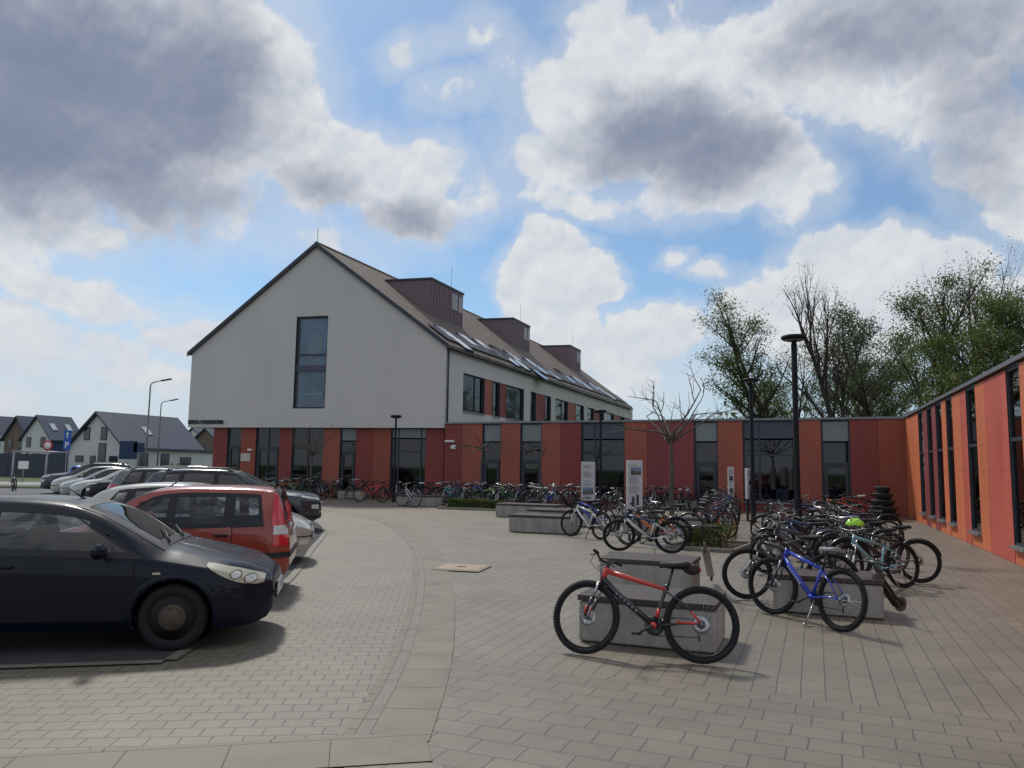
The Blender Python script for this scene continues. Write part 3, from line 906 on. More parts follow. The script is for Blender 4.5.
M_PLQ = mat('plaque_cream', (.52, .47, .40), .5, var=.05)
plaque(W0, 241, 250.6, 453.2, 461.2, M_PLQ, 'wall_plaque', 'cream name board on the rust red panel beside the school entrance', 'plaque')
plaque(W0, 248.6, 252.6, 448.8, 450.8, M_WHITE, 'wall_lamp', 'small white lamp above the cream name board by the entrance', 'wall lamp', .12)

# ---------------------------------------------------------------- the long low wing
wg = empty('school_wing', (0, 0, 0), 0, 'long low flat roofed wing with red and orange panels facing the plaza', 'building')
WW = Wall(A0 + WU * .02, C0)
ZW = ray_plane(907, 418.6, WW.o, WW.n).z
s_ = lambda px: WW.s(px, 460)
P_ = [443.5, 461.5, 482, 500.5, 520, 541.5, 560.5, 581, 624.5, 647, 694, 718, 743, 796.5, 821.5, 850.5, 878.5, 909]
s = [s_(p) for p in P_]; s[0] = .02; s[-1] = WW.len + .10
wl = lambda py, px: WW.z(px, py)
ztw = ZW - .02
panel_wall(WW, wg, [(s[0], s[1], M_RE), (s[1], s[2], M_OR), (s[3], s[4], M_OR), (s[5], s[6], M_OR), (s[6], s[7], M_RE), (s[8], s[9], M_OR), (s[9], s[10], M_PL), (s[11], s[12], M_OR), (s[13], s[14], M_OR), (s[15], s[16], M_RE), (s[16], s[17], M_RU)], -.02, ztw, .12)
def narrow(a, b):
    mid = (a + b) / 2
    window(WW, wg, a, b, .05, ztw, .09, .07, trans=(ZW * .53,), spand=ZW * .76, spand_m=M_PN, door=True, pane=M_PANED)
narrow(s[2], s[3]); narrow(s[4], s[5]); narrow(s[10], s[11]); narrow(s[14], s[15])
def wide(a, b, zb):
    window(WW, wg, a, b, zb, ztw, .09, .07, mull=(.31,), trans=(ZW * .615,), spand=ZW * .79, spand_m=M_SL, pane=M_PANED)
    mb = MB(); WW.box(mb, a + .01, b - .01, -.02, zb - .07, -.12, -.01); mb.build('wall_panel', M_RE, wg)
    mb = MB(); WW.box(mb, a + .01, b - .01, zb - .066, zb - .004, -.1, .06); mb.build('sill', M_SILL, wg)
wide(s[7], s[8], .42); wide(s[12], s[13], .42)
mb = MB(); q_ = [WW.o + WW.n * .06 + WW.t * .02, C0 + WW.n * .06 + WW.t * .05, C0 + WW.t * .05 + VD * 11, A0 + WW.t * .1 + VD * 11]
mb.prism([(p.x, p.y) for p in q_], ZW, ZW + .09); mb.build('roof', M_COPE, wg)
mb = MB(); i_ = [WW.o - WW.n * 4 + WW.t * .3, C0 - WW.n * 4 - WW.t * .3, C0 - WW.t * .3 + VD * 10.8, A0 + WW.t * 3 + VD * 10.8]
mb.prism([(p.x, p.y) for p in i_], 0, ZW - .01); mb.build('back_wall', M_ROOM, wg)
plaque(WW, 440 + 6, 456.5 - 1.5, 440.3, 442.2, M_WHITE, 'wall_lamp', 'flat white lamp high on the dark red panel beside the white block', 'wall lamp', .14)
plaque(WW, 451.6, 456.2, 445, 449.2, M_WHITE, 'alarm_box', 'white alarm box under the flat lamp on the dark red panel', 'alarm box', .10)

# ---------------------------------------------------------------- the right hand wing
rg = empty('classroom_wing', (0, 0, 0), 0, 'flat roofed orange and red wing with tall narrow windows closing the plaza', 'building')
R1 = gp(1024, 566.7)
RD = (R1 - C0).normalized()
RW = Wall(C0, C0 + RD * 27)
sr = lambda px: RW.s(px, 458)
zr2 = ZW + .03
pr = [909.4, 913, 919.5, 924, 928.3, 933.2, 937.2, 943.2, 947.8, 954.2, 958.5, 962.4, 968.4, 977.9, 987, 1009.8, 1023.5]
q = [sr(p) for p in pr]; q[0] = .0
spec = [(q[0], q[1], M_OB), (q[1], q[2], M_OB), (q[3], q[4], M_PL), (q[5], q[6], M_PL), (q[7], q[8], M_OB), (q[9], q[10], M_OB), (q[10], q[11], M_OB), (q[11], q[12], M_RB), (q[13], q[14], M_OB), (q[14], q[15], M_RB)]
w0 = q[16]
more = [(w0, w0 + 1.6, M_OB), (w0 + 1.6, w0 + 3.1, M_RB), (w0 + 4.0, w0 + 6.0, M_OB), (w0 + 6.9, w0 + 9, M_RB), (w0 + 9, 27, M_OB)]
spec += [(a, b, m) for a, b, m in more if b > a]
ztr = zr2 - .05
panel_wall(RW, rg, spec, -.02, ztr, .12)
zs = .36
for (a, b) in ((q[2], q[3]), (q[4], q[5]), (q[6], q[7]), (q[8], q[9]), (q[12], q[13]), (q[15], q[16]), (w0 + 3.1, w0 + 4.0), (w0 + 6.0, w0 + 6.9)):
    window(RW, rg, a, b, zs, ztr, .025, .05, trans=(RW.z(964, 446.5),), pane=M_PANER, sill=True)
    mb = MB(); RW.box(mb, a + .006, b - .006, -.02, zs - .07, -.12, -.012); mb.build('wall_panel', M_RB if (b - a) < .75 else M_OB, rg)
mb = MB(); k_ = [C0 + RW.n * .07, C0 + RD * 27 + RW.n * .07, C0 + RD * 27 - RW.n * 10, C0 - RW.n * 10]
mb.prism([(p.x, p.y) for p in k_], zr2, zr2 + .09); mb.build('roof', M_COPE, rg)
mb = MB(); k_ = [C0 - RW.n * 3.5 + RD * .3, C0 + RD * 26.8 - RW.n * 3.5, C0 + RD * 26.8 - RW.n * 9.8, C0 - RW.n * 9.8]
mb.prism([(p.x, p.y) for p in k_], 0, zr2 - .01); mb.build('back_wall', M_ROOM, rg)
mb = MB(); RW.box(mb, 26.9, 27.0, 0, zr2 - .01, -9.5, -.13); mb.build('end_wall', M_OB, rg)
# ================================================================== vegetation
M_BARK = mat('bark_dark', (.045, .036, .03), .95, var=.3, vscale=6, bump=.8, bscale=25)
M_BARKL = mat('bark_grey', (.10, .085, .07), .95, var=.3, vscale=8, bump=.8, bscale=30)


def leaf_mat(name, a, b):
    m = bpy.data.materials.new(name); m.use_nodes = True
    nt = m.node_tree; p = nt.nodes['Principled BSDF']; L = nt.links.new
    g = nd(nt, 'ShaderNodeNewGeometry')
    mx = nd(nt, 'ShaderNodeMix', data_type='RGBA'); L(g.outputs['Random Per Island'], mx.inputs['Factor'])
    mx.inputs[6].default_value = (*a, 1); mx.inputs[7].default_value = (*b, 1)
    L(mx.outputs[2], p.inputs['Base Color']); p.inputs['Roughness'].default_value = .55
    out = [n for n in nt.nodes if n.type == 'OUTPUT_MATERIAL'][0]
    tr = nd(nt, 'ShaderNodeBsdfTranslucent'); L(mx.outputs[2], tr.inputs[0])
    ms = nd(nt, 'ShaderNodeMixShader'); ms.inputs[0].default_value = .4
    L(p.outputs[0], ms.inputs[1]); L(tr.outputs[0], ms.inputs[2]); L(ms.outputs[0], out.inputs[0])
    return m


M_LEAF = leaf_mat('leaves_spring', (.06, .09, .018), (.16, .19, .05))
M_LEAF2 = leaf_mat('leaves_dark', (.045, .065, .022), (.11, .135, .045))
M_BOX = leaf_mat('leaves_box', (.035, .065, .012), (.10, .125, .028))
M_BOXY = leaf_mat('leaves_box_yellow', (.12, .12, .02), (.22, .18, .03))


def leaf_quad(mb, c, sz, rng, mi=0):
    n = Vector((rng.gauss(0, 1), rng.gauss(0, 1), rng.gauss(.5, 1))).normalized()
    a = n.orthogonal().normalized(); b = n.cross(a)
    w = rng.uniform(0, 2 * PI); a2 = a * math.cos(w) + b * math.sin(w); b2 = n.cross(a2)
    l = sz * rng.uniform(.7, 1.3); k = l * .45
    mb.add([c - a2 * l * .5, c + b2 * k * .5 + a2 * l * .05, c + a2 * l * .5, c - b2 * k * .5 + a2 * l * .05], [(0, 1, 2, 3)], mi)


def grow(rng, base, top, r0, levels, spread, nb, tips, mb, lean=(0, 0), wob=.08, first=.35, droop=0.0, sides=7, up=.25, ratio=.62):
    """recursive limbs; every tip and twig point is recorded in tips"""
    def limb(p, d, ln, r, lv):
        n = 5 if lv == 0 else 4
        pts = [p]; q = p.copy(); dd = d.copy()
        for i in range(n):
            dd = (dd + Vector((rng.gauss(0, wob), rng.gauss(0, wob), rng.gauss(0, wob) + (.04 if lv else 0) - droop * lv * .1))).normalized()
            q = q + dd * ln / n; pts.append(q.copy())
        rr = [r * (1 - .62 * i / n) for i in range(n + 1)]
        mb.tube(pts, rr, max(3, sides - lv), 0, cap=lv == levels)
        if lv >= levels - 1: tips.extend(pts[1:])
        if lv == levels: return
        k = nb[min(lv, len(nb) - 1)]
        for j in range(k):
            f = first + (1 - first) * (j + rng.uniform(.1, .9)) / k if lv == 0 else rng.uniform(.3, 1.0)
            i = min(int(f * n), n - 1); t = f * n - i
            s = pts[i].lerp(pts[i + 1], t)
            az_ = rng.uniform(0, 2 * PI) if lv else (2.4 * j + rng.uniform(-.5, .5))
            side = Vector((math.cos(az_), math.sin(az_), 0))
            nd_ = (dd * (1 - spread) + side * spread + Vector((0, 0, up))).normalized()
            limb(s, nd_, ln * ratio * rng.uniform(.75, 1.15) * (1.15 - .45 * f if lv == 0 else 1), r * (1 - .6 * f) * .62, lv + 1)
        # leader
        limb(pts[-1], dd, ln * .27, r * .36, min(lv + 1, levels))
    d = (Vector(top) - Vector(base))
    limb(Vector(base), (d.normalized() + Vector((lean[0], lean[1], 0))).normalized(), d.length, r0, 0)


def tree(name, pos, h, r, seed, leaves, label, group, levels=3, spread=.55, nb=(9, 5, 4), leafsz=0.15, lm=None, bark=None, first=.3, lean=(0, 0), ls=.33, low=0.0, ratio=.5, up=.25, wob=.10):
    rng = random.Random(seed)
    root = empty(name, pos, 0, label, 'tree', group)
    mb = MB(); tips = []
    grow(rng, (0, 0, -.1), (0, 0, h * .68), r, levels, spread, nb, tips, mb, lean, first=first, ratio=ratio, up=up, wob=wob)
    mb.build('trunk', bark or M_BARK, root)
    if leaves:
        lb = MB()
        # clumps: choose some of the twigs to carry many leaves, others few, so gaps stay open
        wts = [rng.choice((0, .1, .3, 1, 2.6)) if p.z > low else 0 for p in tips]
        tot = sum(wts) or 1
        for p, w_ in zip(tips, wts):
            k = leaves * w_ / tot; k = int(k) + (rng.random() < k % 1)
            for _ in range(k):
                c = p + Vector((rng.gauss(0, ls), rng.gauss(0, ls), rng.gauss(0, ls * .7)))
                leaf_quad(lb, c, leafsz, rng)
        lb.build('crown', lm or M_LEAF, root)
    return root


GT = 'trees behind the red wings'
def T(px, Y, ptop, **kw):
    """foot of the tree below the picture column px at distance Y; ptop = picture row of its top"""
    p = at(px, 470, Y); h = at(px, ptop, Y).z
    kw.setdefault('group', GT)
    return dict(pos=(p.x, p.y, 0), h=h, **kw)


tl = [
    ('leafy_tree', T(768, 52, 262, r=.22, seed=11, leaves=6200, label='leafy spring tree left of the bare fork, leftmost behind the low wing', spread=.56, ratio=.30, up=.1, nb=(13, 5, 4), leafsz=0.16, ls=.36, low=3, first=.22, lean=(-.05, 0))),
    ('leafy_tree', T(782, 50, 262, ratio=.32, up=.1, r=.24, seed=12, leaves=7600, label='tall leafy tree rising just left of the near lamp head', spread=.54, nb=(14, 5, 4), leafsz=0.16, ls=.36, low=3, first=.25, lean=(.02, 0))),
    ('bare_tree', T(848, 47, 252, r=.26, seed=13, leaves=741, label='tall almost leafless forked tree rising above the low wing', spread=.40, wob=.10, nb=(9, 5, 4), leafsz=0.12, ls=.4, low=7, first=.30, ratio=.50, up=.45)),
    ('leafy_tree', T(800, 62, 330, r=.16, seed=14, leaves=3135, label='slim pale green tree between the lamp column and the bare fork', leafsz=0.16, low=2)),
    ('leafy_tree', T(846, 60, 330, r=.16, seed=15, leaves=3990, label='short leafy tree just right of the bare fork', leafsz=0.16, low=2)),
    ('leafy_tree', T(872, 56, 318, r=.2, seed=16, leaves=6925, label='spreading green tree above the inner corner of the red wings', leafsz=0.17, spread=.62, low=2, lm=M_LEAF2)),
    ('leafy_tree', T(897, 52, 285, r=.22, seed=17, leaves=8464, label='dark leaning tree just right of the inner corner', leafsz=0.17, spread=.6, low=2, lean=(-.12, 0), lm=M_LEAF2)),
    ('leafy_tree', T(942, 46, 262, r=.24, seed=18, leaves=12960, label='tall upright leafy tree above the middle of the right wing', leafsz=0.16, spread=.48, nb=(11, 5, 4), low=2)),
    ('leafy_tree', T(915, 64, 330, r=.2, seed=19, leaves=8464, label='bright green low tree behind the upright one', leafsz=0.20, spread=.65, low=1)),
    ('leafy_tree', T(975, 42, 300, r=.24, seed=20, leaves=11542, label='dense bushy tree over the right wing near the frame edge', leafsz=0.17, spread=.62, low=2, first=.2)),
    ('bare_tree', T(985, 44, 252, r=.2, seed=21, leaves=1923, label='thin crowned tree with one long bare bough over the right wing', leafsz=0.13, spread=.42, ratio=.6, up=.4, low=6)),
    ('leafy_tree', T(1022, 40, 278, r=.24, seed=22, leaves=9234, label='rightmost leafy tree cut by the frame edge', leafsz=0.16, spread=.55, low=2)),
    ('leafy_tree', T(838, 75, 350, r=.2, seed=23, leaves=4560, label='far low tree glimpsed under the bare fork', leafsz=0.22, spread=.6, low=1)),
    ('leafy_tree', T(872, 80, 345, r=.2, seed=24, leaves=5130, label='far low tree behind the corner of the wings', leafsz=0.22, spread=.6, low=1)),
    ('leafy_tree', T(775, 78, 365, r=.2, seed=25, leaves=3705, label='far low tree between the two lamp columns', leafsz=0.22, spread=.6, low=1)),
]
for nm, kw in tl: tree(nm, **kw)
# undergrowth of the wood far behind
rng = random.Random(5)
mb = MB()
for i in range(3600):
    px = rng.uniform(720, 1060); Y = rng.uniform(82, 100)
    p = at(px, 470, Y); z = rng.random() ** 1.6 * 9
    leaf_quad(mb, Vector((p.x, p.y, z)), .7, rng, 0)
tag(mb.build('woodland_undergrowth', M_LEAF2), kind='stuff')


def plaza_tree(px, py, ytop, h_fork, seed, label, r=.07, nb=(8, 4, 3), Y=None, spread=.6, droop=0.0):
    p = gp(px, py) if Y is None else at(px, 470, Y)
    p = Vector((p.x, p.y, 0)); h = at(px, ytop, p.y).z
    rng = random.Random(seed)
    root = empty('young_tree', p, 0, label, 'tree', 'young bare trees on the plaza')
    mb = MB(); tips = []
    hf = h * h_fork
    pts = [Vector((0, 0, -.05))]
    for i in range(1, 7): pts.append(Vector((rng.gauss(0, .025), rng.gauss(0, .025), hf * i / 6)))
    mb.tube(pts, [r * (1 - .45 * i / 6) for i in range(7)], 8)
    for j in range(nb[0]):
        a = 2 * PI * j / nb[0] + rng.uniform(-.4, .4)
        s = pts[-1] + Vector((0, 0, -rng.uniform(0, .16) * h * .5))
        e = rng.uniform(.35, 1.3) if not droop else rng.uniform(.1, .5)
        d = Vector((math.cos(a) * math.cos(e), math.sin(a) * math.cos(e), math.sin(e)))
        ln = (h - hf) * rng.uniform(.75, 1.05)

        def br(s, d, ln, rr, lv):
            q = [s]; x = s.copy(); dd = d.copy()
            for i in range(4):
                dd = (dd + Vector((rng.gauss(0, .13), rng.gauss(0, .13), rng.gauss(.02, .1) - droop * .1))).normalized(); x = x + dd * ln / 4; q.append(x.copy())
            mb.tube(q, [rr * (1 - .6 * i / 4) for i in range(5)], 6 if lv == 0 else 4)
            if lv < 2:
                for _ in range(nb[1] if lv == 0 else nb[2]):
                    k = rng.randint(1, 4)
                    w = Vector((rng.gauss(0, 1), rng.gauss(0, 1), rng.gauss(.1, .6))).normalized()
                    br(q[k], (dd * .8 + w * .75).normalized(), ln * rng.uniform(.35, .6), rr * .48, lv + 1)
        br(s, d, ln, r * .42, 0)
    mb.build('trunk', M_BARKL, root)
    return root


plaza_tree(672, 529, 372, .60, 42, 'young pollarded bare tree standing between the two totems and the hedge', .085, (9, 3, 3))
plaza_tree(481, 505, 408, .62, 43, 'slender bare young tree growing out of the far low hedge', .06, (8, 3, 2), droop=.8)
plaza_tree(311, 495, 421, .60, 44, 'small bare tree before the big ground floor window left of the entrance lamp', .07, (8, 3, 3), Y=39.2)
plaza_tree(541, 505, 425, .70, 45, 'thin bare sapling before the orange panel behind the bicycle crowd', .045, (6, 3, 2), Y=34.2, droop=.5)


def hedge(px0, py0, px1, py1, dep, h, label, kerb=True, yellow=.08, n=2600, sz=.07):
    a, b = gp(px0, py0), gp(px1, py1); t = (b - a).normalized(); nrm = Vector((-t.y, t.x, 0)); L_ = (b - a).length
    rz = math.atan2(t.y, t.x); c = (a + b) / 2 + nrm * dep / 2
    root = empty('box_hedge', (c.x, c.y, 0), rz, label, 'hedge')
    rng = random.Random(int(px0))
    mb = MB()
    for i in range(n):
        u = rng.random()
        x = rng.uniform(-L_ / 2, L_ / 2); y = rng.uniform(-dep / 2, dep / 2); z = rng.uniform(.05, h)
        if u < .4: z = h - abs(rng.gauss(0, .035))
        elif u < .75: y = -dep / 2 + abs(rng.gauss(0, .035))
        elif u < .9: x = (L_ / 2 - abs(rng.gauss(0, .04))) * rng.choice((-1, 1))
        z += .03 * math.sin(x * 5 + 1) + .02 * math.sin(y * 9)
        leaf_quad(mb, Vector((x, y, max(.03, z))), sz, rng, 1 if rng.random() < yellow + (.5 * yellow * math.sin(x * 3)) else 0)
    mb.build('foliage', [M_BOX, M_BOXY], root)
    st = MB()
    for i in range(int(L_ * 7)):
        x = rng.uniform(-L_ / 2, L_ / 2) * .94; y = rng.uniform(-dep / 2, dep / 2) * .9
        st.tube([(x, y, 0), (x + rng.gauss(0, .05), y + rng.gauss(0, .05), h * .75)], .008, 4)
    st.build('stems', M_BARK, root)
    if kerb:
        k = MB(); e = .32
        for s_, dims in (((0, -dep / 2 - e, .03), (L_ + 2 * e, .07, .09)), ((0, dep / 2 + e, .03), (L_ + 2 * e, .07, .09)), ((-L_ / 2 - e, 0, .03), (.07, dep + 2 * e - .08, .09)), ((L_ / 2 + e, 0, .03), (.07, dep + 2 * e - .08, .09))):
            k.box(s_, dims, bev=.008)
        k.build('kerb', m_kerb, root)
        q = MB(); q.box((0, 0, .004), (L_ + 2 * e - .1, dep + 2 * e - .1, .02)); q.build('soil', mat('soil', (.05, .038, .028), .95, var=.3, vscale=12, bump=.8), root)
    return root


hedge(447.5, 508.5, 497, 510.5, .9, .38, 'long low clipped hedge at the foot of the slender bare tree', n=3600, sz=.09)
hedge(684, 548, 722, 550.5, 1.5, .46, 'clipped box hedge in a stone edged bed near the bicycle crowd', n=4200, sz=.06, yellow=.22)

# ================================================================== benches
M_TOP = mat('bench_boards', (.062, .047, .042), .6, var=.25, vscale=9, bump=.2)
BD = WU                                               # benches lie along the low wing


def bench(px, py, L_, dep, label, h=.47, d=None):
    a = gp(px, py); dd = d or UD; nrm = Vector((-dd.y, dd.x, 0))
    c = a + dd * L_ / 2 + nrm * dep / 2
    root = empty('concrete_bench', (c.x, c.y, 0), math.atan2(dd.y, dd.x), label, 'bench', 'concrete benches with dark boards')
    mb = MB(); mb.box((0, 0, (h - .07) / 2), (L_ - .03, dep - .03, h - .07), bev=.015); mb.build('block', m_conc, root)
    nb = max(3, round(dep / .16)); w = dep / nb
    t = MB()
    for i in range(nb): t.box((0, -dep / 2 + w * (i + .5), h - .03), (L_, w - .008, .06), bev=.006)
    t.build('seat', M_TOP, root)
    return root


bench(577, 640.5, 1.42, .92, 'concrete bench directly behind the red and black bicycle')
p_ = gp(598.5, 557.5, .47); q_ = gp(598.5, 572)
a_ = Vector((p_.x, p_.y, 0)); px_, py_ = 600, 577


def bench_at(p, L_, dep, label, h=.47, d=None):
    dd = d or UD; nrm = Vector((-dd.y, dd.x, 0)); c = p + dd * L_ / 2 + nrm * dep / 2
    root = empty('concrete_bench', (c.x, c.y, 0), math.atan2(dd.y, dd.x), label, 'bench', 'concrete benches with dark boards')
    mb = MB(); mb.box((0, 0, (h - .07) / 2), (L_ - .03, dep - .03, h - .07), bev=.015); mb.build('block', m_conc, root)
    nb = max(3, round(dep / .16)); w = dep / nb
    t = MB()
    for i in range(nb): t.box((0, -dep / 2 + w * (i + .5), h - .03), (L_, w - .008, .06), bev=.006)
    t.build('seat', M_TOP, root)
    return root


bench_at(a_, 1.36, .95, 'second concrete bench, just behind the one with the red bicycle')
bench(772, 611, 1.32, .9, 'concrete bench directly behind the blue bicycle')
bench(508, 531.5, 1.75, .9, 'pale concrete bench in front of the white bicycle')
p_ = gp(527, 509, .47); bench_at(Vector((p_.x, p_.y, 0)), 2.2, .9, 'concrete bench half hidden behind the one in front of the white bicycle')
bench(495, 516.5, 2.3, .9, 'far pale bench right of the long low hedge')
bench(395, 505.5, 1.9, .8, 'pale bench behind the silver bicycle')
bench(434, 501.5, 1.6, .8, 'pale bench left of the long low hedge')
bench(337, 498.5, 1.5, .7, 'pale bench left of the distant red bicycle')
p_ = gp(632, 497, .47); bench_at(Vector((p_.x, p_.y, 0)), 2.9, .9, 'wide bench seen right of the right totem, in front of the plum panel')
p_ = gp(610, 515, .47); bench_at(Vector((p_.x, p_.y, 0)), 2.6, .9, 'bench behind the two totems and their bicycles')
p_ = gp(740, 496, .47); bench_at(Vector((p_.x, p_.y, 0)), 2.6, .9, 'bench in front of the big window behind the near lamp column')

# ================================================================== street furniture
M_LAMPG = mat('lamp_glass', (.10, .10, .10), .3)


def plaza_lamp(px, Y, ytop, label, r=.075, head=1.0):
    p = at(px, 470, Y); h = at(px, ytop, Y).z
    root = empty('lamp_post', (p.x, p.y, 0), rad(20), label, 'lamp post', 'black lamp columns of the plaza')
    mb = MB(); mb.lathe([(r * 1.9, 0), (r * 1.9, .05), (r * 1.35, .07), (r * 1.35, 1.1), (r, 1.14), (r, h - .12), (r * .8, h - .1), (r * .8, h)], n=16); mb.build('pole', M_BLK, root)
    mb = MB()
    mb.lathe([(.10, h - .06), (.27 * head, h - .02), (.30 * head, h), (.30 * head, h + .055), (.26 * head, h + .085), (0, h + .095)], n=24)
    mb.build('lamp_head', M_BLK, root)
    mb = MB(); mb.lathe([(.11, h - .052), (.255 * head, h - .027), (.25 * head, h - .035), (.11, h - .07)], n=24); mb.build('lens', M_LAMPG, root)
    return root


plaza_lamp(797, 18.6, 339, 'tall black lamp column amid the nearest bicycle crowd', .07)
plaza_lamp(752.5, 27, 381, 'black lamp column before the large window, further back', .07, .95)
plaza_lamp(600.5, 33.5, 412, 'thin dark lamp column behind the left totem', .05, .9)
plaza_lamp(394.5, 37.5, 417, 'thin dark lamp column behind the silver bicycle', .05, .9)


def totem(px, py, ytop, w, dep, rz, label, bars):
    p = gp(px, py); h = at(px, ytop, p.y).z
    root = empty('information_totem', (p.x, p.y, 0), rz, label, 'totem', 'white information totems of the plaza')
    mb = MB()
    for s_ in (-1, 1): mb.box((s_ * w * .32, 0, .45), (.07, .07, .9), bev=.006)
    for s_ in (-1, 1):
        pass
    mb.build('stand', mat('totem_navy', (.02, .028, .05), .45), root)
    mb = MB(); mb.box((0, 0, (.78 + h) / 2), (w, dep, h - .78), bev=.012); pn = mb.build('panel', mat('totem_white', (.50, .50, .52), .45, var=.06, vscale=2), root)
    H_ = h - .78; rng = random.Random(int(px)); y = -dep / 2 - .003
    def rect(x0, x1, z0, z1): return [(x0 * w, y, .78 + z0 * H_), (x1 * w, y, .78 + z0 * H_), (x1 * w, y, .78 + z1 * H_), (x0 * w, y, .78 + z1 * H_)]
    ph = MB()
    for (x0, x1, z0, z1, kind) in bars:
        if kind == 'photo':
            ph.add(rect(x0, x1, z0 + (z1 - z0) * .45, z1), [(0, 1, 2, 3)], 0); ph.add(rect(x0, x1, z0, z0 + (z1 - z0) * .45 - .002), [(0, 1, 2, 3)], 1)
            for k in range(5):
                x = x0 + (x1 - x0) * rng.random() * .85; q = rect(x, x + .12, z0 + (z1 - z0) * .2, z0 + (z1 - z0) * rng.uniform(.5, .8))
                ph.add([(a[0], a[1] - .002, a[2]) for a in q], [(0, 1, 2, 3)], 2)
        else:
            ph.add(rect(x0, x1, z0, z1), [(0, 1, 2, 3)], 3)
    ph.build('printed_picture', [mat('print_sky', (.16, .22, .33), .5), mat('print_green', (.07, .08, .05), .5), mat('print_grey', (.12, .11, .11), .5), mat('print_dark', (.05, .05, .06), .5)], pn)
    tx = MB(); z = .92
    while z > .06:
        z -= .017
        if any(b[2] - .02 < z < b[3] + .02 for b in bars): continue
        if rng.random() < .12: z -= .02; continue
        tx.add(rect(-.36, -.36 + .72 * rng.uniform(.6, 1), z, z + .007), [(0, 1, 2, 3)])
    tx.build('printed_lines', mat('print_text', (.24, .24, .26), .5), pn)
    return root


totem(588, 526, 462, .42, .42, rad(-8), 'left white information totem with a three sided panel beside the white bicycle', [(-.38, .40, .16, .34, 'photo')])
totem(634.5, 541, 460.5, .38, .30, rad(-4), 'right white information totem with a landscape picture above dark figures', [(-.28, .40, .70, .86, 'photo'), (-.2, -.02, .06, .26, 'd'), (.08, .26, .08, .30, 'd')])
totem(731.5, 519, 467, .21, .21, rad(-10), 'slim far white totem before the orange panel', [(-.3, .3, .55, .7, 'd'), (-.3, .3, .15, .3, 'd')])
totem(750, 521.5, 468.5, .26, .16, rad(14), 'slim far white totem right beside the farther lamp column', [(-.3, .3, .45, .6, 'd')])

# tiered planter in the corner
p = gp(884, 519.5); root = empty('tiered_planter', (p.x, p.y, 0), 0, 'dark grey tiered flower tower in the corner of the red wings', 'planter')
m_pl = mat('planter_grey', (.045, .05, .055), .6, var=.15, vscale=5)
hh = at(884, 486.5, p.y).z; n = 5
for i in range(n):
    z0 = hh * i / n; r = .56 - .075 * i
    mb = MB(); mb.lathe([(r * .78, z0), (r, z0 + hh / n * .75), (r + .03, z0 + hh / n * .8), (r + .03, z0 + hh / n * .97), (r * .8, z0 + hh / n * .98)], n=28); mb.build('tier', m_pl, root)
    mb = MB(); mb.lathe([(r * .8, z0 + hh / n * .9), (0, z0 + hh / n * .92)], n=20); mb.build('soil', mat('soil', (.05, .038, .028)), root)

# ================================================================== the far left: houses, street lamps, signs, fences
M_HW = mat('house_white_hazed', (.60, .60, .60), .85, var=.06, vscale=.3)  # wall white lightened: distance haze is put into the colour
M_HROOF = mat('house_roof_hazed', (.062, .078, .112), .7, var=.2, vscale=.6, bump=.3, bscale=8)  # blue-grey because distance haze is mixed into the roof colour
M_HBRICK = mat('house_brick', (.17, .13, .11), .85, var=.12, vscale=.4)
M_HWIN = mat('house_glass', (.03, .04, .055), .08, spec=.8)
M_HBLUE = mat('house_blue_wall', (.035, .055, .12), .8, var=.1, vscale=.4)


